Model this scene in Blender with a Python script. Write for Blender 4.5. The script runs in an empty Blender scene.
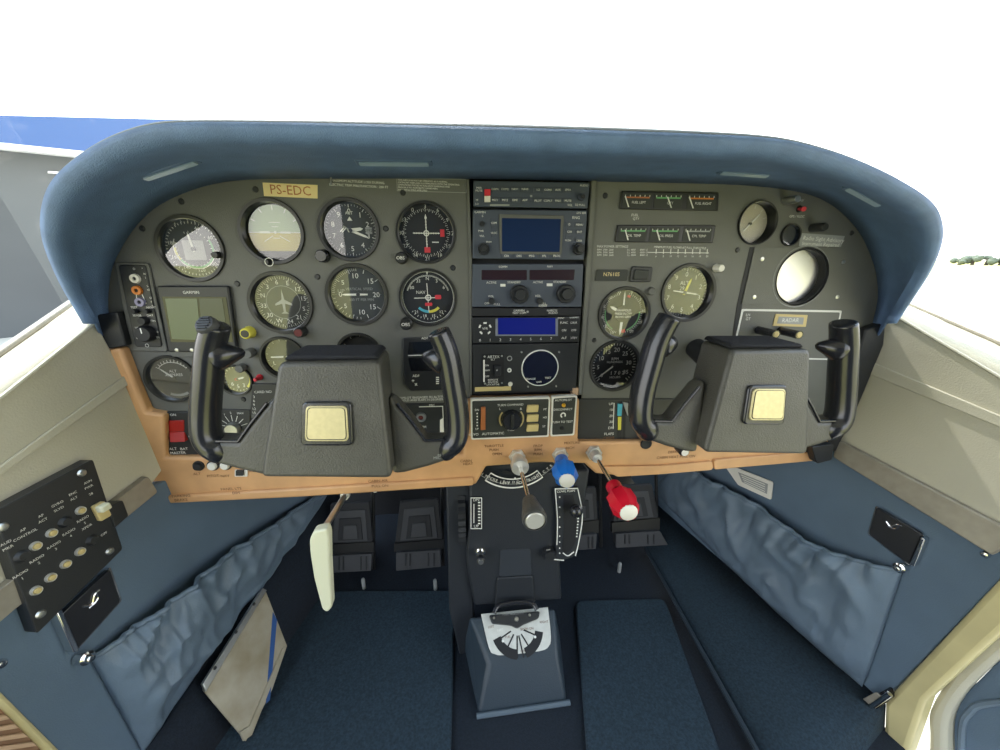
import bpy, bmesh, math, random
from mathutils import Vector as V, Matrix, noise
R = math.radians
random.seed(7)
S = bpy.context.scene
COL = S.collection
# ------------------------------------------------ camera
F = 375.0
CAM = V((0.0, -0.50, 0.68))
PITCH, YAW, ROLL = 17.5, 6.0, 0.25
cd = bpy.data.cameras.new('camera'); cam = bpy.data.objects.new('camera', cd); COL.objects.link(cam)
S.camera = cam
cd.sensor_width = 36; cd.lens = 36 * F / 1000; cd.clip_start = .01; cd.clip_end = 2000
MC = Matrix.Rotation(R(-YAW), 3, 'Z') @ Matrix.Rotation(R(90 - PITCH), 3, 'X') @ Matrix.Rotation(R(ROLL), 3, 'Z')
cam.matrix_world = Matrix.Translation(CAM) @ MC.to_4x4()
def ray(px, py): return (MC @ V(((px - 500) / F, (375 - py) / F, -1.0)))
# ------------------------------------------------ world, sun, exposure
S.view_settings.view_transform = 'Standard'; S.view_settings.look = 'None'
S.view_settings.gamma = 1; S.view_settings.use_curve_mapping = False
S.view_settings.exposure = 0.55
W = bpy.data.worlds.new('world'); S.world = W; W.use_nodes = True
nt = W.node_tree; nt.nodes.clear()
tc = nt.nodes.new('ShaderNodeTexCoord'); sx = nt.nodes.new('ShaderNodeSeparateXYZ')
cr = nt.nodes.new('ShaderNodeValToRGB'); bg = nt.nodes.new('ShaderNodeBackground'); wo = nt.nodes.new('ShaderNodeOutputWorld')
nt.links.new(tc.outputs['Generated'], sx.inputs[0]); nt.links.new(sx.outputs['Z'], cr.inputs[0])
nt.links.new(cr.outputs[0], bg.inputs[0]); nt.links.new(bg.outputs[0], wo.inputs[0])
cr.color_ramp.elements[0].position = 0.0; cr.color_ramp.elements[0].color = (1, .97, .93, 1)
cr.color_ramp.elements[1].position = 0.7; cr.color_ramp.elements[1].color = (.62, .80, 1, 1)
bg.inputs[1].default_value = 2.7
sd = bpy.data.lights.new('sun', 'SUN'); sun = bpy.data.objects.new('sun', sd); COL.objects.link(sun)
sd.energy = 7.0; sd.angle = R(.6); sd.color = (1, .96, .88)
SUN_AZ, SUN_EL = -20, 60     # ahead of the nose, a little to the left, high
sv = V((math.sin(R(SUN_AZ)) * math.cos(R(SUN_EL)), math.cos(R(SUN_AZ)) * math.cos(R(SUN_EL)), math.sin(R(SUN_EL))))
sun.rotation_euler = sv.to_track_quat('Z', 'Y').to_euler(); sun.location = (0, 3, 5)
# ------------------------------------------------ materials
def lin(h):
    h = h.lstrip('#'); o = []
    for i in (0, 2, 4):
        c = int(h[i:i+2], 16) / 255
        o.append(c / 12.92 if c <= .04045 else ((c + .055) / 1.055) ** 2.4)
    return o
MATS = {}
def mat(name, hx, rough=.5, metal=0, nscale=0, namt=.15, bump=0, bscale=None, emit=0, spec=.5, coat=0, hx2=None):
    if name in MATS: return MATS[name]
    m = bpy.data.materials.new(name); m.use_nodes = True; t = m.node_tree; b = t.nodes['Principled BSDF']
    c = lin(hx); b.inputs['Base Color'].default_value = (*c, 1); b.inputs['Roughness'].default_value = rough
    b.inputs['Metallic'].default_value = metal; b.inputs['Specular IOR Level'].default_value = spec
    b.inputs['Coat Weight'].default_value = coat
    if nscale:
        co = t.nodes.new('ShaderNodeTexCoord'); n = t.nodes.new('ShaderNodeTexNoise'); n.inputs['Scale'].default_value = nscale; n.inputs['Detail'].default_value = 5
        r = t.nodes.new('ShaderNodeValToRGB'); t.links.new(co.outputs['Object'], n.inputs['Vector']); t.links.new(n.outputs[0], r.inputs[0])
        d = lin(hx2) if hx2 else [x * (1 - namt) for x in c]; u = c if hx2 else [min(1, x * (1 + namt)) for x in c]
        r.color_ramp.elements[0].position = .3; r.color_ramp.elements[1].position = .7
        r.color_ramp.elements[0].color = (*d, 1); r.color_ramp.elements[1].color = (*u, 1)
        t.links.new(r.outputs[0], b.inputs['Base Color'])
    if bump:
        co = t.nodes.new('ShaderNodeTexCoord'); n = t.nodes.new('ShaderNodeTexNoise'); n.inputs['Scale'].default_value = bscale or 400; n.inputs['Detail'].default_value = 4
        bp = t.nodes.new('ShaderNodeBump'); bp.inputs['Strength'].default_value = bump; bp.inputs['Distance'].default_value = .0015
        t.links.new(co.outputs['Object'], n.inputs['Vector']); t.links.new(n.outputs[0], bp.inputs['Height']); t.links.new(bp.outputs[0], b.inputs['Normal'])
    if emit:
        b.inputs['Emission Color'].default_value = (*c, 1); b.inputs['Emission Strength'].default_value = emit
    MATS[name] = m; return m
def glassmat(name, tint=(1, 1, 1), rough=.02, refl=1.0, dirt=0):
    m = bpy.data.materials.new(name); m.use_nodes = True; t = m.node_tree; t.nodes.clear()
    o = t.nodes.new('ShaderNodeOutputMaterial'); mx = t.nodes.new('ShaderNodeMixShader'); tr = t.nodes.new('ShaderNodeBsdfTransparent')
    gl = t.nodes.new('ShaderNodeBsdfGlossy'); fr = t.nodes.new('ShaderNodeFresnel'); mu = t.nodes.new('ShaderNodeMath'); mu.operation = 'MULTIPLY'
    fr.inputs[0].default_value = 1.5; mu.inputs[1].default_value = refl; mu.use_clamp = True
    tr.inputs[0].default_value = (*tint, 1); gl.inputs['Roughness'].default_value = rough
    t.links.new(fr.outputs[0], mu.inputs[0]); t.links.new(mu.outputs[0], mx.inputs[0]); t.links.new(tr.outputs[0], mx.inputs[1]); t.links.new(gl.outputs[0], mx.inputs[2])
    last = mx
    if dirt:
        co = t.nodes.new('ShaderNodeTexCoord'); n = t.nodes.new('ShaderNodeTexNoise'); n.inputs['Scale'].default_value = 30; n.inputs['Detail'].default_value = 8
        r = t.nodes.new('ShaderNodeValToRGB'); r.color_ramp.elements[0].position = .62; r.color_ramp.elements[1].position = .75
        r.color_ramp.elements[0].color = (.03, .03, .03, 1); r.color_ramp.elements[1].color = (dirt, dirt, dirt, 1)
        df = t.nodes.new('ShaderNodeBsdfTranslucent'); df.inputs[0].default_value = (.8, .8, .75, 1); m2 = t.nodes.new('ShaderNodeMixShader')
        t.links.new(co.outputs['Object'], n.inputs['Vector']); t.links.new(n.outputs[0], r.inputs[0]); t.links.new(r.outputs[0], m2.inputs[0])
        t.links.new(mx.outputs[0], m2.inputs[1]); t.links.new(df.outputs[0], m2.inputs[2]); last = m2
    t.links.new(last.outputs[0], o.inputs[0]); MATS[name] = m; return m
M = dict(
 panel=mat('panel grey', '#5f605c', .55, bump=.25, bscale=900, nscale=14, namt=.08),
 panelr=mat('panel grey right', '#686963', .55, bump=.25, bscale=900, nscale=14, namt=.08),
 black=mat('black plastic', '#25272a', .42, bump=.15, bscale=700),
 dark=mat('dark recess', '#14161b', .6),
 bezel=mat('bezel black', '#1e1f20', .38),
 radio=mat('radio face', '#474e5b', .45, bump=.1, bscale=700),
 face=mat('dial black', '#303330', .6),
 white=mat('white marking', '#e6e6e0', .6),
 dim=mat('dim marking', '#9a9c9a', .6),
 tan=mat('tan plastic', '#d0a070', .45, nscale=25, namt=.10, bump=.1, bscale=500),
 tand=mat('brown lettering', '#6b4528', .7),
 hood=mat('hood vinyl', '#587296', .62, nscale=40, namt=.15, bump=.5, bscale=900),
 yoke=mat('yoke vinyl', '#484742', .38, nscale=30, namt=.15, bump=.45, bscale=600, spec=.6),
 yokeb=mat('yoke gloss', '#222328', .24, spec=.7, bump=.06, bscale=300),
 felt=mat('felt top', '#20222a', .9, bump=.8, bscale=1500),
 badge=mat('brushed gold', '#cdc298', .42, metal=.5, nscale=200, namt=.06),
 silver=mat('silver metal', '#b8b9b6', .3, metal=.9, nscale=60, namt=.1),
 chrome=mat('chrome', '#dcdcdc', .12, metal=1),
 whitep=mat('white plastic', '#e4e1d8', .4),
 blue=mat('blue plastic', '#1c78dc', .35), red=mat('red plastic', '#c8102a', .35),
 redp=mat('red paint', '#d23440', .5), redsw=mat('red rocker', '#a8201c', .35),
 yel=mat('yellow label', '#e8d39a', .6), yelm=mat('yellow mark', '#d9cf4e', .6), orange=mat('orange mark', '#cf7a2c', .5), green=mat('green mark', '#6fae74', .6),
 cyan=mat('cyan mark', '#4fb0c9', .6), cream=mat('cream button', '#cdb980', .5),
 trim=mat('cream vinyl', '#bab6a4', .6, nscale=8, namt=.06, bump=.3, bscale=500),
 strip=mat('metal strip', '#9a9488', .42, metal=.35, nscale=60, namt=.12),
 blind=mat('blue lining', '#586b7d', .75, nscale=12, namt=.08, bump=.25, bscale=800),
 pocket=mat('pocket cloth', '#637484', .5, nscale=18, namt=.10, bump=.3, bscale=500),
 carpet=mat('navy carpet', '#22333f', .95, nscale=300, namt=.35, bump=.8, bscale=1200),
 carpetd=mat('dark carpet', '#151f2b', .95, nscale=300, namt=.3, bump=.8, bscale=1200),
 ped=mat('pedestal plastic', '#23272d', .5, bump=.3, bscale=600),
 base=mat('console grey blue', '#2a3640', .5, bump=.3, bscale=600),
 rubber=mat('pedal rubber', '#2a2b2e', .6, bump=.2, bscale=500),
 plate=mat('worn aluminium', '#b3ac9a', .5, metal=.35, nscale=20, hx2='#8f8468'),
 bone=mat('bone plastic', '#d8d8be', .4), frame=mat('door frame paint', '#c9bd8c', .4, nscale=15, namt=.1),
 screenk=mat('black screen', '#14171d', .12, spec=.7), lcdd=mat('dark lcd', '#343c36', .2, spec=.7),
 screen=mat('blue screen', '#1c2d52', .15, spec=.7), screenb=mat('bright blue screen', '#141d72', .2, emit=.15),
 lcd=mat('lcd screen', '#525e48', .25, spec=.7), amber=mat('amber strip', '#b06a3c', .5),
 sky=mat('horizon sky', '#9db08a', .5), gnd=mat('horizon earth', '#b5a53c', .5), pale=mat('pale painted reflection', '#c9c0a8', .5), palew=mat('ivory painted reflection', '#e3dcc8', .5),
 concrete=mat('apron concrete', '#b5b0a4', .9, nscale=.6, namt=.1), grass=mat('grass', '#a8a168', .95, nscale=.15, hx2='#96935a'),
 hangblue=mat('hangar blue', '#1f4c86', .6), hang=mat('hangar steel', '#4c4f50', .7, nscale=.5, namt=.12),
 hangw=mat('hangar white', '#e8e8e8', .6), rim=mat('hood edge painted light', '#5c6568', .7, bump=.5, bscale=900), leaf=mat('leaf', '#5d6658', .9), bark=mat('bark', '#4d463c', .9),
 lining=mat('headliner', '#c9c4b4', .9), seat=mat('seat cloth', '#2a3a4d', .9, bump=.5, bscale=600),
 maroon=mat('maroon cap', '#6b2a2a', .5), lilac=mat('lilac jack', '#8a86a8', .4),
 maroond=mat('maroon display', '#2e1f26', .2, spec=.6), dim2=mat('pewter frame', '#7d828c', .5), dim3=mat('hat grey', '#3f4043', .5), yelm2=mat('amber lamp', '#e0a92c', .3), silverl=mat('light nickel', '#d8d6cf', .35, metal=.5), screenk2=mat('round screen', '#15182a', .15, spec=.7), pedl=mat('pedestal light', '#2e333a', .5), strip2=mat('worn edge', '#56636e', .5), platew=mat('silver plate', '#c9cac4', .5, nscale=80, namt=.08), rubberl=mat('pedal rubber light', '#46474a', .55),
 brown=mat('brown plastic', '#8a6a50', .6), slats=mat('slat tan', '#c0a182', .6),
)
M['lens'] = glassmat('dial glass', rough=.02, refl=2.0)
M['matte_lens'] = glassmat('matte dial glass', rough=.35, refl=.8)
M['window'] = glassmat('windscreen glass', tint=(.97, .98, .98), rough=.01, refl=.5, dirt=.10)
# ------------------------------------------------ planes
class PL:
    def __init__(s, p, n, e1):
        s.p = V(p); s.n = V(n).normalized(); e = V(e1); s.e1 = (e - s.n * e.dot(s.n)).normalized(); s.e2 = s.n.cross(s.e1)
    def q(s, px, py, h=0.0):
        d = ray(px, py); o = s.p + s.n * h
        return CAM + d * ((o - CAM).dot(s.n) / d.dot(s.n))
    def m(s, px, py, h=0.0, rot=0): return s.fm(s.q(px, py, h), rot)
    def fm(s, P, rot=0):
        X = Matrix((s.e1, s.e2, s.n)).transposed().to_4x4(); X.translation = P
        return X @ Matrix.Rotation(R(rot), 4, 'Z')
    def r(s, px, py, rp, h=0.0): return (s.q(px, py - rp, h) - s.q(px, py + rp, h)).length / 2
def yz(y0, z0, y1, z1):   # a plane spanned by X and the line (y0,z0)-(y1,z1) going down
    d = V((0, y1 - y0, z1 - z0)); n = V((1, 0, 0)).cross(d); 
    if n.dot(V((0, -1, .5))) < 0: n = -n
    return PL((0, y0, z0), n, (1, 0, 0))
Z = CAM.z
P0 = PL((0, 0, Z), (0, -1, 0), (1, 0, 0))
LW = PL((-.43 + .094 * 0, 0, Z), (1, -.267, .094), (0, 1, 0))
RW = PL((.64, 0, Z), (-1, -.267, .094), (0, -1, 0))
FL = PL((0, 0, 0), (0, 0, 1), (1, 0, 0))
# ------------------------------------------------ mesh builder
class B:
    def __init__(s): s.bm = bmesh.new()
    def face(s, vs):
        try: return s.bm.faces.new(vs)
        except ValueError: pass
    def prism(s, front, d):          # front loop of points, back = front - d
        f = [s.bm.verts.new(p) for p in front]; b = [s.bm.verts.new(p - d) for p in front]; n = len(f)
        s.face(f); s.face(b[::-1])
        for i in range(n): s.face([f[i], b[i], b[(i+1) % n], f[(i+1) % n]])
        return s
    def px(s, pl, pts, h1, h0): return s.prism([pl.q(x, y, h1) for x, y in pts], pl.n * (h1 - h0))
    def flat(s, pl, pts, h): s.face([s.bm.verts.new(pl.q(x, y, h)) for x, y in pts]); return s
    def loc(s, Mx, pts, h1, h0): return s.prism([Mx @ V((x, y, h1)) for x, y in pts], (Mx.to_3x3() @ V((0, 0, 1))) * (h1 - h0))
    def box(s, Mx, cx, cy, w, hh, h1, h0, r=0):
        return s.loc(Mx, rr(cx - w/2, cy - hh/2, cx + w/2, cy + hh/2, r), h1, h0)
    def lathe(s, Mx, prof, seg=32, closed=False, rib=0, ax=None):
        rings = []
        for r_, h in prof:
            if r_ <= 1e-6: rings.append([s.bm.verts.new(Mx @ V((0, 0, h)))]); continue
            rings.append([s.bm.verts.new(Mx @ V((r_ * (1 + (rib if i % 2 else 0)) * math.cos(2*math.pi*i/seg), r_ * (1 + (rib if i % 2 else 0)) * math.sin(2*math.pi*i/seg), h))) for i in range(seg)])
        pr = list(zip(rings, rings[1:])) + ([(rings[-1], rings[0])] if closed else [])
        for a, b in pr:
            for i in range(seg):
                j = (i+1) % seg
                if len(a) == 1 and len(b) == 1: continue
                if len(a) == 1: s.face([a[0], b[i], b[j]])
                elif len(b) == 1: s.face([a[i], a[j], b[0]])
                else: s.face([a[i], a[j], b[j], b[i]])
        return s
    def arc(s, Mx, a0, a1, r0, r1, h1, h0=None, n=20):
        pts = []
        for k in range(n+1):
            a = R(a0 + (a1-a0)*k/n); pts.append((r1*math.sin(a), r1*math.cos(a)))
        for k in range(n, -1, -1):
            a = R(a0 + (a1-a0)*k/n); pts.append((r0*math.sin(a), r0*math.cos(a)))
        m_ = n + 1
        if h0 is None: h0 = h1 - .0003
        f = [s.bm.verts.new(Mx @ V((x, y, h1))) for x, y in pts]
        for k in range(n): s.face([f[k], f[k+1], f[2*m_-2-k], f[2*m_-1-k]])
        return s
    def line(s, Mx, x0, y0, x1, y1, w, h):
        d = V((x1-x0, y1-y0)); L = d.length or 1e-6; nx, ny = -d.y/L*w/2, d.x/L*w/2
        s.face([s.bm.verts.new(Mx @ V((x, y, h))) for x, y in ((x0+nx, y0+ny), (x1+nx, y1+ny), (x1-nx, y1-ny), (x0-nx, y0-ny))]); return s
    def text(s, Mx, txt, size, x=0, y=0, h=.0004, rot=0, align='CENTER'):
        c = bpy.data.curves.new('t', 'FONT'); c.body = txt; c.size = size * 1.35; c.align_x = align; c.align_y = 'CENTER'; c.resolution_u = 2
        o = bpy.data.objects.new('t', c); COL.objects.link(o); bpy.context.view_layer.update()
        me = bpy.data.meshes.new_from_object(o.evaluated_get(bpy.context.evaluated_depsgraph_get()))
        me.transform(Mx @ Matrix.Translation((x, y, h)) @ Matrix.Rotation(R(rot), 4, 'Z'))
        s.bm.from_mesh(me); bpy.data.meshes.remove(me); bpy.data.objects.remove(o); bpy.data.curves.remove(c); return s
    def tube(s, pts, rad, seg=14, flat=1.0, up=None, cap=True):
        pts = [V(p) for p in pts]; n = len(pts)
        if not hasattr(rad, '__len__'): rad = [rad]*n
        rings = []; pu = V(up) if up else None
        for i, p in enumerate(pts):
            t = (pts[min(i+1, n-1)] - pts[max(i-1, 0)]).normalized()
            if pu is None: pu = V((0, 0, 1)) if abs(t.z) < .9 else V((0, 1, 0))
            a = t.cross(pu).normalized(); b = a.cross(t).normalized(); 
            if not up: pu = b
            rings.append([s.bm.verts.new(p + a*rad[i]*math.cos(2*math.pi*k/seg) + b*rad[i]*flat*math.sin(2*math.pi*k/seg)) for k in range(seg)])
        for a, b in zip(rings, rings[1:]):
            for k in range(seg): s.face([a[k], a[(k+1) % seg], b[(k+1) % seg], b[k]])
        if cap: s.face(rings[0][::-1]); s.face(rings[-1])
        return s
    def grid(s, rows):
        vv = [[s.bm.verts.new(p) for p in r] for r in rows]
        for a, b in zip(vv, vv[1:]):
            for k in range(len(a)-1): s.face([a[k], a[k+1], b[k+1], b[k]])
        return s
    def build(s, name, m, parent=None, bevel=0, ang=38, sub=0, solid=0, bseg=2):
        bmesh.ops.recalc_face_normals(s.bm, faces=s.bm.faces)
        for f in s.bm.faces: f.smooth = True
        for e in s.bm.edges:
            if len(e.link_faces) == 2 and e.calc_face_angle(0) > R(ang): e.smooth = False
        me = bpy.data.meshes.new(name); 
        if parent is not None:
            o_, q = V(), parent
            while q is not None: o_ += q.location; q = q.parent
            bmesh.ops.translate(s.bm, verts=s.bm.verts, vec=-o_)
        else:
            vs = s.bm.verts; c = V((sum(v.co.x for v in vs), sum(v.co.y for v in vs), 0)) / max(1, len(vs)); c.z = min(v.co.z for v in vs)
            bmesh.ops.translate(s.bm, verts=s.bm.verts, vec=-c)
        s.bm.to_mesh(me); s.bm.free(); me.materials.append(M[m] if isinstance(m, str) else m)
        o = bpy.data.objects.new(name, me); COL.objects.link(o)
        if parent is not None: o.parent = parent
        else: o.location = c
        if solid: md = o.modifiers.new('solid', 'SOLIDIFY'); md.thickness = solid; md.offset = -1
        if bevel: md = o.modifiers.new('bevel', 'BEVEL'); md.width = bevel; md.segments = bseg; md.limit_method = 'ANGLE'; md.angle_limit = R(40); md.harden_normals = False
        if sub: md = o.modifiers.new('sub', 'SUBSURF'); md.levels = sub; md.render_levels = sub
        return o
def rr(x0, y0, x1, y1, r=0, n=4):
    if r <= 0: return [(x0, y0), (x1, y0), (x1, y1), (x0, y1)]
    out = []
    for cx, cy, a in ((x1-r, y1-r, 0), (x0+r, y1-r, 90), (x0+r, y0+r, 180), (x1-r, y0+r, 270)):
        for k in range(n+1):
            t = R(a + 90*k/n); out.append((cx + r*math.cos(t), cy + r*math.sin(t)))
    return out
def rq(q, r=3, n=4):      # round the corners of any polygon (pixel units)
    out = []; m_ = len(q)
    for i in range(m_):
        p = V((*q[i], 0)); a = V((*q[i-1], 0)); b = V((*q[(i+1) % m_], 0)); da = (a-p); db = (b-p); k = min(r, da.length*.45, db.length*.45)
        A = p + da.normalized()*k; Bp = p + db.normalized()*k
        for j in range(n+1):
            t = j/n; w = A*(1-t)**2 + p*2*t*(1-t) + Bp*t*t; out.append((w.x, w.y))
    return out
def tag(o, label=None, cat=None, group=None, kind=None):
    if label: o['label'] = label
    if cat: o['category'] = cat
    if group: o['group'] = group
    if kind: o['kind'] = kind
    return o
def thing(name, label, cat, P, group=None):
    o = bpy.data.objects.new(name, None); COL.objects.link(o); o.location = P; o.empty_display_size = .02
    return tag(o, label, cat, group)
def struct(o): o['kind'] = 'structure'; return o
def copy_tree(o, parent=None):
    c = o.copy(); COL.objects.link(c)
    if parent is not None: c.parent = parent
    for ch in list(o.children): copy_tree(ch, c)
    return c
def smooth(pts, n=6):      # Catmull-Rom through points
    out = []; P = [V(p) if len(p) == 3 else V((*p, 0)) for p in pts]; P = [P[0]*2 - P[1]] + P + [P[-1]*2 - P[-2]]
    for i in range(1, len(P)-2):
        for k in range(n):
            t = k/n; a, b, c, d = P[i-1], P[i], P[i+1], P[i+2]
            out.append(.5*((2*b) + (c-a)*t + (2*a-5*b+4*c-d)*t*t + (3*b-a-3*c+d)*t**3))
    out.append(P[-2]); return out
def s2(pts, n=6): return [(p.x, p.y) for p in smooth(pts, n)]
def lerp(a, b, t): return a + (b-a)*t
# ================================================ OUTSIDE
GZ = -.80
b = B(); b.face([b.bm.verts.new(p) for p in ((-300, -60, GZ), (400, -60, GZ), (400, 28, GZ), (-300, 28, GZ))])
struct(b.build('ground_apron', 'concrete'))
b = B(); b.face([b.bm.verts.new(p) for p in ((-300, 28, GZ), (400, 28, GZ), (400, 400, GZ), (-300, 400, GZ))])
struct(b.build('ground_grass', 'grass'))
# grass beside the apron, as seen mirrored in the dials
for nm, x0, x1 in (('ground_verge', -300, -1.6), ('ground_verge', 1.9, 400)):
    b = B(); b.face([b.bm.verts.new(p) for p in ((x0, -60, GZ+.01), (x1, -60, GZ+.01), (x1, -1, GZ+.01), (x0, -1, GZ+.01))])
    struct(b.build(nm, 'grass'))
hd = V((-.76, .65, 0)).normalized(); HG = PL(CAM + hd*11.5, (-hd.x + .05, -hd.y - .12, 0), (hd.y, -hd.x, 0))
t = thing('hangar', 'long hangar with grey steel wall and deep blue fascia outside left window', 'building', HG.q(40, 300))
ftop = [(-260, 104), (250, 119)]
b = B(); b.px(HG, [(-260, 104), (230, 121), (230, 168), (-260, 105)], .25, 0); 
t0 = [HG.q(-260, 108, .3), HG.q(230, 121, .3)]
b = B(); b.px(HG, [(-260, 109), (230, 121), (230, 166), (-260, 116)], .4, -6); b.build('fascia', 'hangblue', t)
b = B(); b.px(HG, [(-260, 116), (230, 166), (230, 172), (-260, 121)], .42, .2); b.build('white_trim', 'hangw', t)
w0, w1 = HG.q(-260, 119), HG.q(230, 170); b = B()
b.prism([V((w0.x, w0.y, GZ)), V((w1.x, w1.y, GZ)), w1, w0], HG.n*6); b.build('wall', 'hang', t)
b = B(); lq = [HG.q(x, 300, 1.2) for x in (-260, 230)]; b.face([b.bm.verts.new(V((q_.x, q_.y, GZ+.02)) + HG.n*e) for q_, e in ((lq[0], 0), (lq[1], 0), (lq[1], .25), (lq[0], .25))]); struct(b.build('ground_red_line', 'redp'))
b = B(); b.px(HG, [(48, 171), (64, 172), (64, 174), (48, 173)], .05, 0); b.build('wall_lamp', 'hangw', t)
tag(t, None)
for k, (px, pw, hh) in enumerate(((960, 4, 2.3), (973, 4, 2.8), (987, 4, 2.6), (1001, 4, 2.9), (1016, 4, 3.0))):
    d = ray(px, 262); d.z = 0; d.normalize(); c = V((CAM.x, CAM.y, GZ)) + d*150
    t = thing('tree', ['low round tree leftmost of the far row beyond the airfield', 'wide grey green tree of the far row, second from the left', 'narrow tree of the far row between two wider ones', 'fourth tree from the left in the far row, at the right picture edge', 'last tree at the right end of the far row'][k], 'tree', c, 'far trees beyond the airfield')
    b = B(); b.tube([c, c + V((0, 0, hh*.6))], [.35, .2], 8); b.build('trunk', 'bark', t)
    b = B()
    for j in range(7):
        q = c + V((random.uniform(-1, 1)*pw*.16, random.uniform(-1, 1)*1.5, hh*random.uniform(.32, .72))); r_ = hh*random.uniform(.22, .33)
        mm = bmesh.ops.create_icosphere(b.bm, subdivisions=2, radius=r_, matrix=Matrix.Translation(q))
        for v in mm['verts']: v.co += V((random.uniform(-1, 1), random.uniform(-1, 1), random.uniform(-1, 1)))*r_*.13
    b.build('crown', 'leaf', t)
# ================================================ CABIN SHELL
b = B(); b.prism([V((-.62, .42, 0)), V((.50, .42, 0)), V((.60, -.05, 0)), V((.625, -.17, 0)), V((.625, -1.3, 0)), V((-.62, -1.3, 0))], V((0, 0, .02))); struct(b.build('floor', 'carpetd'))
b = B(); b.prism([V((-.42, .40, 0)), V((.62, .40, 0)), V((.62, .40, Z+.06)), V((.45, .40, Z+.115)), V((-.25, .40, Z+.115)), V((-.42, .40, Z+.06))], V((0, -.02, 0))); struct(b.build('wall_firewall', 'dark'))
# headliner, rear wall and door pillars (behind the viewer; they shade the cabin)
b = B(); rows = []
for y in (-.12, -.5, -.9, -1.3):
    rows.append([V((.105 + .56*math.sin(a*math.pi/2), y, Z + .30 + .06*math.cos(a*math.pi/2))) for a in [x/5 for x in range(-5, 6)]])
b.grid(rows); struct(b.build('ceiling', 'lining', solid=.02))
b = B(); b.prism([V((-.5, -1.3, 0)), V((.72, -1.3, 0)), V((.72, -1.3, Z+.34)), V((-.5, -1.3, Z+.34))], V((0, .02, 0))); struct(b.build('wall_rear', 'seat'))
for nm, x in (('trim_1', .70),):
    b = B(); b.tube([V((x, -.50, Z-.16)), V((x, -.44, Z+.1)), V((x*.98+.002, -.40, Z+.29))], .022, 10); struct(b.build(nm, 'frame'))
# windscreen
b = B(); rows = []
for k in range(9):
    f = k/8; rows.append([])
    for j in range(17):
        a = -1 + 2*j/16; s_ = abs(a)**2.2
        y = lerp(.36, -.10, f); zz = Z + lerp(.02, .355, f**.9)
        xw = .105 + lerp(.54, .56, f)*math.sin(a*math.pi/2)
        rows[-1].append(V((xw, y - .30*(1-f)*s_*1.3, zz - (.10*(1-f) + .06*f)*s_)))
b.grid(rows); struct(b.build('window_1', 'window'))

# ---- left wall: cream door trim, metal strip, blue lining, sill
def wall(nm, m, pl, pts, h1=0, h0=-.02, bev=.002):
    b = B(); b.px(pl, pts, h1, h0); return struct(b.build(nm, m, bevel=bev))
wall('wall_left', 'trim', LW, [(96, 322), (-40, 432), (-330, 660), (-260, 800), (12, 597), (150, 487), (170, 460)])
wall('wall_left_lower', 'blind', LW, [(150, 487), (12, 597), (-90, 680), (160, 930), (215, 850), (140, 752), (330, 480), (260, 440)], 0, -.02)
wall('trim_3', 'strip', LW, rq([(148, 476), (-60, 636), (-50, 665), (12, 612), (158, 492)], 3), .010, 0)
wall('trim_4', 'trim', LW, [(130, 372), (-40, 495), (-40, 505), (133, 382)], .003, 0)
wall('wall_right', 'trim', RW, [(888, 312), (1040, 402), (1200, 480), (1300, 720), (1000, 545), (832, 450), (820, 440), (860, 340)])
wall('wall_right_lower', 'blind', RW, [(832, 450), (1000, 548), (1100, 610), (1003, 576), (882, 702), (862, 690), (640, 490), (600, 440)], 0, -.02)
wall('trim_5', 'strip', RW, rq([(838, 440), (1005, 528), (1004, 548), (992, 556), (832, 457)], 4), .010, 0)
wall('trim_6', 'trim', RW, [(872, 362), (1040, 432), (1040, 444), (868, 374)], .003, 0)
# sills, sloping up and out to the window frame
def sill(nm, pl, a, c, X):
    rows = []
    d = ray(*a[0]); 
    for f in [0, .25, .5, .75, 1]:
        q = pl.q(lerp(a[0][0], a[1][0], f), lerp(a[0][1], a[1][1], f))
        d = ray(lerp(c[0][0], c[1][0], f), lerp(c[0][1], c[1][1], f)); w = CAM + d*(X-CAM.x)/d.x
        rows.append([q, lerp(q, w, .5) + V((0, 0, .004)), w])
    b = B(); b.grid(rows); struct(b.build(nm, 'trim', solid=.012))
    return rows
rl = sill('trim_7', LW, ((97, 322), (-110, 488)), ((96, 288), (-110, 432)), -.49)
rg = sill('trim_8', RW, ((886, 311), (1110, 443)), ((893, 298), (1110, 392)), .71)
for nm, rws in (('trim_9', rl), ('trim_10', rg)):
    b = B(); b.tube([r_[2] + V((0, 0, .002)) for r_ in rws], .0045, 10); struct(b.build(nm, 'strip'))
for nm, rws in (('trim_11', rl), ('trim_12', rg)):
    b = B(); b.tube([r_[0] + V((0, 0, .001)) for r_ in rws], .0022, 8); struct(b.build(nm, 'trim'))
# stitched tuft marks pressed in the trim
# ---- right lower carpeted side and seam
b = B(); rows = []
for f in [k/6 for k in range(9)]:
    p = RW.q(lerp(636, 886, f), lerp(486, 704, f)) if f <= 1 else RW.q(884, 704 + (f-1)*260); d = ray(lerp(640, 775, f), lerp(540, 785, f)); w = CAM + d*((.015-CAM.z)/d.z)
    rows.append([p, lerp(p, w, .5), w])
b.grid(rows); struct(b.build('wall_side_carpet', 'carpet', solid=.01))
b = B(); b.tube([r_[2] + V((0, 0, .003)) for r_ in rows], .0035, 8); struct(b.build('trim_13', 'base'))
# left lower carpet
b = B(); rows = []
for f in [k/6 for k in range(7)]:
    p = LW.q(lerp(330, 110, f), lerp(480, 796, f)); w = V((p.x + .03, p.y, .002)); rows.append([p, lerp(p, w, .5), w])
b.grid(rows); struct(b.build('wall_side_carpet', 'carpetd', solid=.01))
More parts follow.
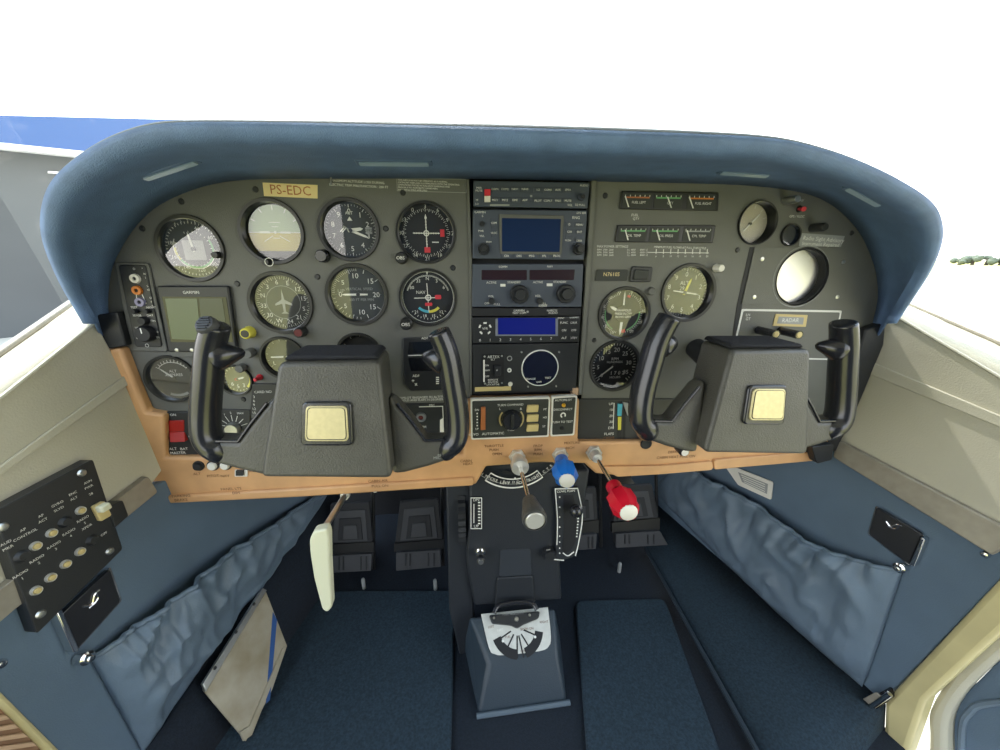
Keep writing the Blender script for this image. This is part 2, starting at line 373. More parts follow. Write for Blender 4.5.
# floor mats
for lb, q in (('dark blue carpet mat on the left floor under the pedals', [(300, 590), (455, 590), (450, 790), (165, 790)]), ('dark blue carpet mat on the right floor beside the pedestal', [(575, 600), (665, 598), (735, 790), (590, 790)])):
    b = B(); b.px(FL, rq(q, 8), .008, 0); tag(b.build('floor_mat', 'carpet', bevel=.003), lb, 'floor mat')
# ---- pockets
def pocket(label, pl, top, bot, seed, name='map_pocket'):
    tp, bt = s2(top, 8), s2(bot, 8); n = 110; rnd = random.Random(seed)
    fs = [(rnd.uniform(4, 13), rnd.uniform(0, 6), rnd.uniform(-5, 5)) for _ in range(7)]
    def at(c, f): x = f*(len(c)-1); i = min(int(x), len(c)-2); return (lerp(c[i][0], c[i+1][0], x-i), lerp(c[i][1], c[i+1][1], x-i))
    t = thing(name, label, 'map pocket', pl.q(*at(bt, .5)))
    rows = []
    for i in range(n+1):
        f = i/n; a, c = at(tp, f), at(bt, f); rows.append([])
        for j in range(31):
            g = j/30; w = sum(math.sin(k*math.pi*f + p + s_*g*1.6) for k, p, s_ in fs)/7
            belly = math.sin(math.pi*min(1, g*1.05))**.5 * math.sin(math.pi*f)**.4
            h = .004 + .011*(1-g)*math.sin(math.pi*f)**.5 + .012*belly + .010*abs(w)*(1.1-g)*math.sin(math.pi*f)
            h += .005*abs(math.sin(9*f+4*g+seed))*belly + .0016*math.sin(f*95 + 3*math.sin(f*13+seed))*max(0, 1-g*2.2)**.7*math.sin(math.pi*f)**.3 + .0035*abs(math.sin(17*f - 7*g + 2*math.sin(5*g+seed)))*belly*(1-.4*g)
            q0 = pl.q(lerp(a[0], c[0], g), lerp(a[1], c[1], g), 0); ed = min(1, 8*f, 8*(1-f), 10*(1-g)+.15)
            h += ed*(.010*(1-abs(noise.noise(q0*16 + V((seed, g*1.5, 0)))*2.2)) + .0035*(1-abs(noise.noise(q0*38 + V((seed*3, 0, g*3)))*2.4)))
            rows[-1].append(q0 + pl.n*h)
    b = B(); b.grid(rows); b.build('pouch', 'pocket', t, solid=.002)
    b = B(); b.tube([r_[0] + pl.n*.001 for r_ in rows], .0032, 8)
    b.build('elastic_hem', 'pocket', t)
    return t
pl_ = pocket('slate blue map pocket with gathered hem on the left door lining', LW, [(87, 657), (150, 605), (225, 548), (330, 485)], [(140, 752), (170, 712), (222, 632), (322, 500)], 3)
pr_ = pocket('slate blue gathered map pocket on the right door lining', RW, [(680, 462), (755, 498), (830, 545), (903, 570)], [(655, 490), (710, 545), (780, 612), (864, 686)], 5)
for pl, x, y, P_ in ((LW, 87, 658, pl_), (RW, 899, 568, pr_)):
    b = B(); b.lathe(pl.m(x, y, .012), [(0, .008), (.003, .0075), (.0045, .005), (.0045, .002), (.007, .001), (.007, -.01)], 20); b.build('snap_button', 'chrome', P_)
# card in right pocket
b = B(); t = thing('document_card', 'white printed card tucked behind the right pocket hem', 'card', RW.q(752, 482, .004))
b.px(RW, rq([(722, 462), (773, 482), (771, 500), (738, 485)], 2), .005, .003); b.build('sheet', 'whitep', t)
b = B(); 
b.flat(RW, [(738, 472), (768, 484), (767, 494), (742, 482)], .0053); b.build('printed_box', 'dim', t)
b = B()
for k in range(4): b.flat(RW, [(741+k, 474.5+k*2.3), (765, 484.2+k*2.3), (765, 485+k*2.3), (741+k, 475.3+k*2.3)], .0056)
b.build('printed_lines', 'whitep', t)
# ---- ashtrays
def ashtray(label, pl, q, emb, flip):
    t = thing('ashtray', label, 'ashtray', pl.q(*q[3]), 'door ashtrays')
    b = B(); b.px(pl, rq([(lerp(sum(p[0] for p in q)/4, p[0], 1.06), lerp(sum(p[1] for p in q)/4, p[1], 1.06)) for p in q], 3), .006, 0); b.build('chrome_rim', 'chrome', t, bevel=.002)
    b = B(); b.px(pl, rq(q, 3), .010, .003); b.build('lid', 'yokeb', t, bevel=.0015)
    Mx = pl.m(emb[0], emb[1], .0102); b = B()
    b.tube([Mx @ V((x, y, .0005)) for x, y in s2([(-.009, .001), (-.003, -.003), (.0, .001), (.003, .005), (.008, .006)], 4)], .0011, 6)
    b.tube([Mx @ V((x, y, .0005)) for x, y in s2([(-.006, -.005), (0, -.004), (.004, -.001), (.004, .005)], 4)], .0009, 6)
    b.build('emblem', 'chrome', t)
    b = B(); 
    if flip: b.px(pl, [(56, 612), (62, 608), (80, 650), (74, 653)], .014, 0)
    else: b.px(pl, [(921, 537), (925, 540), (914, 567), (909, 565)], .014, 0)
    b.build('side_bar', 'chrome', t, bevel=.001)
ashtray('black flip lid ashtray with chrome rim below the left switch box', LW, [(110, 569), (121, 601), (77, 650), (60, 616)], (93, 600), True)
ashtray('black flip lid ashtray with chrome rim on the right door', RW, [(876, 507), (922, 534), (909, 565), (868, 534)], (894, 526), False)
b = B(); b.lathe(RW.m(986, 554, 0), [(0, .006), (.003, .0055), (.0045, .003), (.0045, 0)], 16); tag(b.build('snap_button', 'chrome'), 'small chrome snap on blue lining under the right metal strip', 'snap')
b = B(); b.lathe(LW.m(-1, 664, 0), [(0, .006), (.003, .0055), (.0045, .003), (.0045, 0)], 16); tag(b.build('snap_button', 'chrome'), 'small chrome snap on the left lining at the picture edge', 'snap')
# ---- door frame right bottom
b = B(); b.px(RW, [(1100, 490), (1100, 575), (1010, 625), (925, 702), (905, 760), (900, 850), (880, 850), (884, 702), (1003, 575)], .006, -.03); struct(b.build('trim_14', 'frame', bevel=.006))
b = B(); b.px(RW, s2([(1100, 560), (1020, 640), (958, 700), (946, 750), (960, 860)], 5) + s2([(925, 860), (928, 745), (934, 700), (1000, 612), (1100, 530)], 5), -.025, -.06); struct(b.build('trim_15', 'trim', bevel=.006))
t = thing('door', 'open cabin door with blue padded lining at lower right corner', 'door', RW.q(975, 740, -.05))
b = B(); b.px(RW, rq([(1100, 560), (1020, 640), (955, 704), (945, 760), (960, 860), (1100, 860)], 8), -.05, -.08); b.build('door_panel', 'blind', t, bevel=.004)
b = B(); b.tube([RW.q(x, y, -.048) for x, y in s2([(1040, 700), (985, 704), (970, 712), (962, 730), (962, 790)], 5)], .004, 8); b.build('piping', 'pocket', t)
# latch / hinge at bottom right
t = thing('door_hinge', 'black and chrome door hinge at foot of the right door frame', 'hinge', RW.q(865, 712, .0))
b = B(); b.px(RW, rq([(884, 690), (890, 700), (852, 726), (842, 716)], 3), .020, .0); b.build('bracket', 'yokeb', t, bevel=.002)
b = B(); b.px(RW, rq([(876, 692), (884, 700), (862, 712), (853, 704)], 2), .023, .02); b.build('cover_plate', 'strip', t, bevel=.001)
b = B(); b.tube([RW.q(890, 694, .024), RW.q(846, 724, .024)], .0035, 10); b.tube([RW.q(852, 716, .024), RW.q(818, 752, .02)], .003, 8); b.build('hinge_pin', 'chrome', t)
b = B(); b.lathe(RW.m(832, 733, .02), [(0, .008), (.007, .006), (.008, 0), (.008, -.02)], 16); b.build('bolt', 'chrome', t)
b = B(); b.lathe(RW.m(847, 731, .02), [(0, .006), (.005, .005), (.006, 0), (.006, -.02)], 16); b.build('bolt', 'chrome', t)
# ---- left bottom: frame and slatted vent
b = B(); b.px(LW, [(-60, 640), (0, 690), (62, 752), (120, 820), (100, 830), (45, 752), (0, 706), (-60, 655)], .008, 0); struct(b.build('trim_16', 'frame', bevel=.004))
t = thing('air_vent', 'tan slatted vent grille in the lower left corner', 'vent', LW.q(10, 740, .004))
b = B(); b.px(LW, [(-60, 655), (0, 707), (45, 752), (80, 800), (-60, 830)], .004, 0); b.build('vent_body', 'brown', t)
for k in range(6):
    y = 716 + k*9; x1 = 8 + k*9
    b = B(); b.px(LW, [(-60, y+12), (x1-2, y-1), (x1+3, y+3), (-60, y+17)], .009, .004); b.build('slat', 'slats', t, bevel=.0008)
# ---- metal plate leaning by the left lining
t = thing('metal_plate', 'worn aluminium kick plate with riveted flange leaning by left pocket', 'metal plate', V((-.36, .0, .0)))
A, Bq, Cq, Dq = (266, 590), (203, 686), (244, 740), (288, 645)
PM = PL(LW.q(203, 686, .03), (.86, -.30, .42), (0, 1, 0))
b = B(); b.px(PM, [(266, 592), (287, 646), (272, 690), (246, 741), (203, 690)], 0, -.002); b.build('sheet', 'plate', t)
b = B(); b.px(PM, [(263, 588), (267, 590), (206, 692), (203, 684)], .006, 0); b.build('flange', 'silver', t, bevel=.0008)
b = B(); b.px(PM, [(273, 612), (277, 620), (270, 700), (266, 704)], .0008, 0); b.build('blue_stripe', 'hangblue', t)['label'] = 'blue edge stripe'
b = B(); b.px(PM, [(283, 648), (287, 646), (252, 735), (244, 741), (240, 732), (250, 726)], .003, 0); b.build('folded_edge', 'plate', t)
for x, y in ((254, 604), (236, 632), (215, 668)):
    b = B(); b.lathe(PM.m(x, y, .006), [(0, .001), (.0022, .0006), (.0024, 0)], 12); b.build('rivet_hole', 'dark', t)
# ================================================ GLARESHIELD HOOD
rim = s2([(86, 322), (62, 278), (47, 238), (46, 208), (56, 180), (78, 158), (112, 137), (150, 124), (190, 120), (270, 120), (350, 121), (430, 122.5), (500, 124), (600, 127), (700, 131), (770, 136), (815, 146), (860, 162), (900, 182), (925, 200), (935, 218), (936, 240), (926, 268), (908, 298), (893, 322)], 4)
inn = s2([(112, 345), (107, 305), (109, 275), (115, 256), (130, 230), (152, 207), (182, 191), (215, 181), (250, 177), (310, 176), (370, 176), (430, 176), (500, 177), (600, 179), (690, 181), (745, 183), (790, 188), (820, 196), (842, 210), (860, 230), (871, 252), (878, 275), (879, 300), (874, 322), (868, 345)], 4)
n = min(len(rim), len(inn)); rows = []
t_hood = thing('glareshield', 'dark blue padded glareshield hood arching over the instrument panel', 'glareshield', V((.1, -.05, Z+.1)))
RIMW = []
for i in range(n):
    f = i/(n-1); k = math.sin(math.pi*min(max((f-.02)/.96, 0), 1))**.75
    yr = lerp(-.035, -.165, k)
    if f < .12 or f > .88: pass
    rt = lerp(.005, .0085, min(1, k*1.5)); D = PL((0, yr + rt, 0), (0, -1, 0), (1, 0, 0))
    Ro = D.q(*rim[i]); J = P0.q(*inn[i], .0)
    cen = V((.105 + (Ro.x-.105)*.25, yr, Z - .16)); inw = V((cen.x - Ro.x, 0, cen.z - Ro.z)).normalized()
    c = Ro + inw*rt; prof = [J + V((0, -.001, 0))]
    mid = lerp(J, c + inw*rt, .5) - inw*.006
    prof += [lerp(J, mid, .5) - inw*.002, mid, lerp(mid, c + inw*rt, .6) - inw*.001]
    for a in (90, 50, 15, -20, -50, -90):
        prof.append(c + inw*rt*math.sin(R(a)) + V((0, -1, 0))*rt*math.cos(R(a)))
    ou = c - inw*rt
    J0 = V((J.x, 0, J.z)); back = J0 - inw*max(.02, (V((ou.x, 0, ou.z)) - J0).dot(-inw) + .004); back.y = .05
    prof += [lerp(ou, back, .4) - inw*.004, back, V((back.x, .398, back.z - .03))]
    rows.append(prof); RIMW.append(Ro)
b = B(); b.grid([r_[:8] for r_ in rows]); b.build('underside', 'hood', t_hood, solid=.003, ang=60)
b = B(); b.grid([r_[7:] for r_ in rows]); b.build('padded_edge', 'rim', t_hood, solid=.002, ang=60)  # grass reflection and sun on the edge are painted into this lighter tone
# under hood lights: thin lenses set in the underside
def hoodpt(f, g):
    x = f*(n-1); i = int(x); r0, r1 = rows[i], rows[min(i+1, n-1)]
    pa = lerp(r0[1], r0[3], g); pb = lerp(r1[1], r1[3], g); return lerp(pa, pb, x-i)
def hoodlight(label, px, py, w, ang, d=.011):
    best = min(((abs((q := proj(hoodpt(f/200, g/10)))[0]-px) + abs(q[1]-py), f/200, g/10) for f in range(200) for g in range(11)), key=lambda e: e[0]); f, g = best[1], best[2]
    P = hoodpt(f, g); tx = (hoodpt(min(f+.02, .99), g) - hoodpt(f-.02, g)).normalized(); dn = (V((.105, 0, Z-.2)) - P); dn.y = -.0; dn = (dn - tx*dn.dot(tx)).normalized()
    dn = (dn + V((0, -.25, 0))).normalized(); ey = tx.cross(dn) * -1
    X = Matrix((tx, dn.cross(tx), dn)).transposed().to_4x4(); X.translation = P + dn*.001
    t = thing('hood_light', label, 'light', P + dn*.0005, 'slim lights under the glareshield')
    b = B(); b.box(X, 0, 0, w, d, .003, -.004, .002); b.build('housing', 'hoodlit', t, bevel=.001)
    b = B(); b.box(X, 0, 0, w*.9, d*.55, .0042, .002, .0015); b.build('lens', 'silverd', t)
def proj(P):
    q = MC.inverted() @ (P - CAM); return (500 + F*q.x/-q.z, 375 - F*q.y/-q.z)
M['hoodlit'] = mat('light housing', '#4a6080', .45); M['silverd'] = mat('light lens', '#8ba0b4', .3, spec=.6)
hoodlight('slim hood light at the left bend of the glareshield', 170, 166, .062, 0)
hoodlight('slim hood light above the altimeter under the glareshield', 390, 160, .075, 0)
hoodlight('slim hood light above the engine gauges under the glareshield', 745, 171, .065, 0)
hoodlight('slim hood light at the right bend of the glareshield', 866, 194, .06, 0)
# side posts below the hood ends
b = B(); b.px(P0, rq([(90, 316), (116, 312), (126, 346), (100, 350)], 2), .012, -.02); tag(b.build('corner_cover', 'black', bevel=.002), 'black corner cover below the left end of the glareshield', 'corner cover')
b = B(); b.px(P0, rq([(866, 330), (886, 322), (884, 345), (856, 412), (836, 452), (826, 448), (850, 385)], 2), .012, -.02); tag(b.build('corner_cover', 'black', bevel=.003), 'long black corner cover down the right end of the panel', 'corner cover')
b = B(); b.px(P0, rq([(812, 447), (834, 444), (832, 460), (817, 464)], 2), .03, -.005); tag(b.build('corner_bracket', 'black', bevel=.003), 'small black bracket at right end of the tan lower panel', 'bracket')

# ================================================ PANELS
G = dict(  # px, py, outer radius px
 air=(191, 249, 33), att=(272, 232, 33), alt=(349, 230, 32), vor=(426, 233, 31.5), dg=(281, 303, 31), vsi=(357, 295, 31), cdi=(428, 298, 29),
 amp=(172, 379, 23), suc=(236, 380, 15), turn=(283, 358, 21), blank=(359, 355, 22),
 alt2=(688, 293, 29), mapf=(624, 314, 27), tach=(615, 366, 25.5), rnd=(757, 223, 22), radar=(801, 277, 28), vent=(790, 235, 11))
def panel_mesh(name, outline, holes, m, h1=0.0, th=.003, label=None, cat=None):
    cu = bpy.data.curves.new(name, 'CURVE'); cu.dimensions = '2D'; cu.fill_mode = 'BOTH'; cu.extrude = th/2
    def add(pts):
        sp = cu.splines.new('POLY'); sp.points.add(len(pts)-1); sp.use_cyclic_u = True
        for p, q in zip(sp.points, pts): p.co = (q[0], q[1], 0, 1)
    add([(P.x, P.z) for P in [P0.q(x, y, h1) for x, y in outline]])
    for (x, z, r_) in holes: add([(x + r_*math.cos(2*math.pi*k/48), z + r_*math.sin(2*math.pi*k/48)) for k in range(48)])
    o = bpy.data.objects.new(name, cu); COL.objects.link(o); bpy.context.view_layer.update()
    me = bpy.data.meshes.new_from_object(o.evaluated_get(bpy.context.evaluated_depsgraph_get())); bpy.data.objects.remove(o)
    me.transform(Matrix.Translation((0, th/2 - h1, 0)) @ Matrix.Rotation(R(90), 4, 'X')); me.name = name
    zc = min(v.co.z for v in me.vertices); me.transform(Matrix.Translation((0, 0, -zc)))
    me.materials.clear(); me.materials.append(M[m]); o = bpy.data.objects.new(name, me); COL.objects.link(o); o.location.z = zc
    return o
def hol(keys):
    out = []
    for k in keys: x, y, r_ = G[k]; P = P0.q(x, y); out.append((P.x, P.z, P0.r(x, y, r_)*.93))
    return out
left_out = [(467, 176), (400, 175.5), (310, 175.5), (250, 177), (215, 181), (182, 191), (152, 207), (130, 230), (115, 256), (108, 275), (106, 305), (113, 340), (121, 348), (135, 385), (146, 411), (164, 414), (164, 458), (463, 454), (463, 400), (470, 398), (470, 262)]
right_out = [(597, 178), (690, 180.5), (745, 182.5), (790, 187), (820, 195), (842, 209), (860, 229), (871, 251), (879, 275), (880, 300), (876, 322), (862, 370), (848, 400), (834, 440), (578, 441), (582, 395), (590, 262)]
tag(panel_mesh('instrument_panel', left_out, hol(['air', 'att', 'alt', 'vor', 'dg', 'vsi', 'cdi', 'amp', 'suc', 'turn', 'blank']), 'panel'), 'dark grey flight instrument panel on the left side, holding the round dials', 'instrument panel')
tag(panel_mesh('engine_panel', right_out, hol(['alt2', 'mapf', 'tach', 'rnd', 'radar', 'vent']), 'panelr'), 'dark grey instrument panel on the right side with the engine dials', 'instrument panel')
b = B(); b.px(P0, [(466, 175), (598, 178), (592, 262), (580, 400), (468, 400), (469, 262)], -.012, -.02); tag(b.build('radio_rack', 'dark'), 'black recessed rack holding the centre stack of radios', 'rack')
b = B(); b.px(P0, [(592, 179), (597, 179), (591.5, 262), (582, 395), (578.5, 395), (587, 262)], .004, -.012); tag(b.build('edge_strip', 'panelr', bevel=.001), 'thin grey edge strip down the right of the radios', 'edge strip')
b = B(); b.px(P0, [(466.5, 179), (469, 179), (472, 262), (472, 395), (470, 395), (469, 262)], .002, -.012); tag(b.build('edge_strip', 'panel', bevel=.0006), 'thin grey edge strip down the left of the radios', 'edge strip')
# backing behind the instrument openings
b = B(); b.px(P0, [(110, 262), (150, 208), (250, 180), (590, 180), (790, 190), (870, 255), (870, 320), (840, 435), (150, 440), (120, 345)], -.055, -.06); struct(b.build('wall_panel_back', 'dark'))
# tan lower panel
tan_out = [(98, 351), (120, 348), (135, 386), (146, 412), (164, 415), (164, 458), (463, 455), (463, 402), (580, 399), (578, 442), (833, 441), (817, 461), (713, 469), (660, 473.5), (617, 476), (596, 474), (585, 464), (540, 463), (486, 467), (480, 478), (476, 485), (300, 497), (160, 504), (150, 496), (130, 447), (112, 397)]
t = thing('lower_panel', 'tan lower instrument panel with rounded bottom edge', 'instrument panel', P0.q(400, 495))
b = B(); b.px(P0, tan_out, .012, -.02); b.build('tan_panel', 'tan', t, bevel=.004, bseg=3)
# bottom lips (roll under)
b = B(); b.px(P0, rq([(158, 497), (300, 489), (474, 478), (474, 486), (300, 497.5), (160, 504.5)], 3), .017, .0); b.build('bottom_lip', 'tan', t, bevel=.0045, bseg=3)
b = B(); b.px(P0, rq([(602, 467), (660, 466), (713, 461.5), (713, 470), (660, 474.5), (617, 477)], 3), .0165, .0); b.build('bottom_lip', 'tan', t, bevel=.004, bseg=3)
b = B(); b.px(P0, rq([(714, 460), (814, 452), (816, 461), (714, 470)], 3), .0165, .0); b.build('bottom_lip', 'tan', t, bevel=.004, bseg=3)
def ptext(b, pl, px, py, s, hp, h, rot=0, al='CENTER'): b.text(pl.m(px, py, h), s, pl.r(px, py, hp/2, h)*2, h=0, rot=rot, align=al)
for (x, y, s) in ((197, 474, 'ALT'), (213, 476, 'PITOT'), (225, 476, 'NAV'), (252, 471, 'STROBE'), (181, 496, 'PARKING'), (181, 500, 'BRAKE'), (231, 489, 'PANEL LTS'), (236, 493, 'DIM'), (378, 481, 'CABIN AIR'), (380, 486, 'PULL ON'), (466, 461, 'CABIN'), (468, 464, 'HEAT'), (494, 446, 'THROTTLE'), (494, 450, 'PUSH'), (497, 454, 'OPEN'), (538, 446, 'PROP'), (538, 450, 'RPM'), (538, 454, 'PUSH'), (572, 443, 'MIXTURE'), (570, 448, 'RICH'), (609, 438, 'CIGAR'), (676, 457, 'CABIN HEAT PULL ON'), (676, 452, 'DEFROST')):
    b = B(); ptext(b, P0, x, y, s, 2.6, .0125 if y < 486 else .0173); b.build('lettering', 'tand', t)

# ================================================ GAUGES
def pol(a, r_): return (r_*math.sin(R(a)), r_*math.cos(R(a)))
def gauge(key, name, label, rec=.010, face='face', ticks=(), nums=(), needles=(), arcs=(), hub=.07, ap=.87, group=None, extra=None, bez='bezel'):
    x, y, rp = G[key]; P = P0.q(x, y); Ro = P0.r(x, y, rp); Ra = Ro*ap; Mx = P0.fm(P)
    t = thing(name, label, 'gauge', P, group)
    b = B(); b.lathe(Mx, [(Ra, -rec-.001), (Ra, .0005), (Ra*1.025, .003), (Ro*.985, .0032), (Ro, .0015), (Ro, .0003), (Ro*.92, .0003), (Ro*.92, -rec-.001)], 56, closed=True); b.build('bezel', bez, t)
    b = B(); b.lathe(Mx, [(0, -rec), (Ro*.915, -rec), (Ro*.915, -rec-.03), (0, -rec-.03)], 48); b.build('dial_face', face, t)
    h = -rec + .0004
    for i, (a0, a1, r0, r1, mm) in enumerate(arcs):
        b = B(); b.arc(Mx, a0, a1, Ra*r0, Ra*r1, h + .0001*i, n=max(6, int(abs(a1-a0)/6))); b.build('colour_band', mm, t)
    b = B(); used = False
    for (nn, a0, a1, r0, r1, w) in ticks:
        for k in range(nn):
            a = a0 + (a1-a0)*k/max(1, nn-1); p, q = pol(a, Ra*r0), pol(a, Ra*r1); b.line(Mx, *p, *q, Ra*w, h+.0005); used = True
    for (s, a, r_, sz) in nums:
        p = pol(a, Ra*r_); b.text(Mx, s, Ra*sz, p[0], p[1], h+.0005); used = True
    if used: b.build('dial_markings', 'white', t)
    else: b.bm.free()
    if extra: extra(t, Mx, Ra, h)
    for (a, L, w, tail, mm) in needles:
        b = B(); d = V((*pol(a, 1), 0)); s_ = V((d.y, -d.x, 0))
        b.loc(Mx, [tuple((d*c*Ra + s_*e*Ra)[:2]) for c, e in ((-tail, -w*.7), (-tail, w*.7), (0, w), (L*.8, w*.8), (L, 0), (L*.8, -w*.8), (0, -w))][::1], h+.0022, h+.0014); b.build('needle', mm, t)
    if needles: b = B(); b.lathe(Mx, [(0, h+.003), (Ra*hub, h+.0027), (Ra*hub, h)], 20); b.build('hub', 'bezel', t)
    b = B(); b.lathe(Mx, [(0, -rec+.005), (Ra*.995, -rec+.005)], 40); b.build('glass', 'matte_lens' if key in ('radar', 'rnd') else 'lens', t)
    return t, Mx, Ra
def knob(t, x, y, rp, m='bezel', L=.012, base=True, cap=None, name='knob', txt=None):
    Mx = P0.m(x, y, 0); r_ = P0.r(x, y, rp)
    b = B(); b.lathe(Mx, [(0, L), (r_*.85, L), (r_, L-.0015), (r_, .003), (r_*1.1, .001), (r_*1.1, -.001)], 28, rib=.04); o = b.build(name, m, t)
    if cap: b = B(); b.lathe(Mx, [(0, L+.0008), (r_*.7, L+.0006), (r_*.7, L-.001)], 24); b.build('knob_cap', cap, o)
    if txt: b = B(); b.text(Mx, txt, r_*.6, 0, 0, L+.001); b.build('knob_mark', 'white', o)
    return o
N = lambda seq, a0, st, r_, sz: [(s, a0 + st*i, r_, sz) for i, s in enumerate(seq)]
# airspeed
def ex_air(t, Mx, Ra, h):
    b = B(); b.loc(Mx, rr(-Ra*.36, -Ra*.38, Ra*.36, Ra*.30, Ra*.05), h+.0004, h); b.build('inner_card', 'dim', t)
gauge('air', 'airspeed_indicator', 'airspeed indicator with outer numbered ring and green arc, upper left of the panel', .006, 'face', [(48, 0, 352.5, .86, .93, .02), (24, -20, 290, .56, .62, .02)], N(['40', '60', '80', '100', '120', '140', '160', '180'], 20, 38, .74, .13) + N(['4', '3', '2', '1', '0'], -28, 14, .95, .09), [(-8, .58, .035, .1, 'white')], [(60, 235, .60, .67, 'green'), (100, 300, .67, .70, 'white'), (236, 275, .60, .67, 'yelm')], extra=ex_air)
b = B(); b.lathe(P0.m(218, 255, .002), [(0, .008), (.0035, .0075), (.004, 0)], 16, rib=.05); tag(b.build('adjuster_knob', 'bezel'), 'tiny black adjuster knob on right rim of the airspeed indicator', 'knob')
# attitude
def ex_att(t, Mx, Ra, h):
    def seg(a0, a1, mm, nm, k): 
        b = B(); pts = [(Ra*.96*math.cos(R(a)), Ra*.96*math.sin(R(a))) for a in [a0 + (a1-a0)*i/20 for i in range(21)]]; b.loc(Mx, pts, h+k, h+k-.0003); b.build(nm, mm, t)
    seg(0, 180, 'sky', 'sky_card', .0006); seg(180, 360, 'gnd', 'ground_card', .0006)
    b = B(); b.line(Mx, -Ra*.96, 0, Ra*.96, 0, Ra*.03, h+.0009)
    for a in (-60, -30, 0, 30, 60): p, q = pol(a, Ra*.78), pol(a, Ra*.93); b.line(Mx, *p, *q, Ra*.035, h+.0009)
    for yy, w in ((.2, .12), (.35, .2), (-.2, .12)): b.line(Mx, -Ra*w, Ra*yy, Ra*w, Ra*yy, Ra*.02, h+.0009)
    for sx_ in (-1, 1): b.line(Mx, sx_*Ra*.12, -Ra*.12, sx_*Ra*.45, -Ra*.32, Ra*.02, h+.0009)
    b.build('horizon_lines', 'white', t)
    b = B(); b.line(Mx, -Ra*.55, 0, -Ra*.18, 0, Ra*.07, h+.0025); b.line(Mx, Ra*.18, 0, Ra*.55, 0, Ra*.07, h+.0025); b.lathe(Mx @ Matrix.Translation((0, 0, h+.002)), [(0, .001), (Ra*.05, .0008), (Ra*.05, 0)], 12); b.build('aircraft_symbol', 'white', t)
    b = B(); pts = [(Ra*.99*math.cos(R(a)), Ra*.99*math.sin(R(a))) for a in range(222, 319, 6)]; b.loc(Mx, pts, h+.003, h); b.build('lower_mask', 'bezel', t)
t, Mx, Ra = gauge('att', 'attitude_indicator', 'yellowish attitude indicator with horizon line, below the registration label', .011, 'face', extra=ex_att)
k = knob(t, 269, 262, 3.6, 'bezel', .010); b = B(); b.arc(P0.m(269, 262, .0108), 0, 360, .0042, .0050, 0, n=24); b.build('knob_ring', 'white', k)
# altimeter
def ex_alt(t, Mx, Ra, h):
    b = B(); b.loc(Mx, rr(Ra*.55, -Ra*.12, Ra*.80, Ra*.12, .0005), h+.0008, h); b.build('pressure_window', 'dim', t)
    b = B(); b.text(Mx, '2992', Ra*.10, Ra*.67, 0, h+.001); b.build('pressure_digits', 'face', t)
    b = B(); b.loc(Mx, [(-Ra*.1, Ra*.35), (Ra*.1, Ra*.35), (0, Ra*.5)], h+.0008, h+.0004); b.line(Mx, -Ra*.4, -Ra*.05, -Ra*.25, Ra*.1, Ra*.04, h+.0008); b.line(Mx, -Ra*.33, -Ra*.07, -Ra*.18, Ra*.08, Ra*.04, h+.0008); b.text(Mx, 'ALT', Ra*.12, 0, Ra*.62, h+.0008); b.build('centre_marks', 'white', t)
t, Mx, Ra = gauge('alt', 'altimeter', 'dark altimeter with white digits, between attitude indicator and course indicator', .009, 'face', [(50, 0, 352.8, .88, .94, .012), (10, 0, 324, .82, .94, .025)], N('0123456789', 0, 36, .68, .2), [(112, .72, .05, .12, 'white'), (82, .48, .07, .1, 'white'), (-60, .35, .03, 0, 'dim')], extra=ex_alt)
knob(t, 324, 256, 6, 'yokeb', .012)
# course indicator (compass rose)
def ex_vor(t, Mx, Ra, h):
    b = B(); b.line(Mx, 0, -Ra*.5, 0, Ra*.6, Ra*.035, h+.0008); b.line(Mx, -Ra*.5, 0, Ra*.5, 0, Ra*.035, h+.0008); b.arc(Mx, 0, 360, Ra*.07, Ra*.11, h+.0009)
    b.loc(Mx, [(-Ra*.05, Ra*.52), (Ra*.05, Ra*.52), (0, Ra*.68)], h+.001, h+.0006); b.line(Mx, Ra*.2, -Ra*.32, Ra*.45, -Ra*.32, Ra*.04, h+.0008)
    for k in range(-5, 6):
        if k: b.line(Mx, k*Ra*.09, -Ra*.03, k*Ra*.09, Ra*.03, Ra*.02, h+.0009); b.line(Mx, -Ra*.03, k*Ra*.1, Ra*.03, k*Ra*.1, Ra*.02, h+.0009)
    b.build('course_bars', 'white', t)
    b = B(); b.loc(Mx, rr(Ra*.52, -Ra*.12, Ra*.68, Ra*.14), h+.0012, h); b.build('warning_flag', 'redp', t)
    b = B(); b.loc(Mx, rr(-Ra*.1, -Ra*.70, Ra*.12, -Ra*.50), h+.0012, h); b.build('warning_flag', 'redp', t)
t, Mx, Ra = gauge('vor', 'course_indicator', 'round course indicator with full compass rose and two red flags, left of the radios', .006, 'dark', [(72, 0, 355, .80, .86, .012), (36, 0, 350, .76, .86, .018)], N(['3', '6', '9', '12', '15', '18', '21', '24', '27', '30', '33', '0'], 0, 30, .93, .15), [], extra=ex_vor, ap=.9)
knob(t, 402, 258, 5.5, 'bezel', .012, txt='OBS')
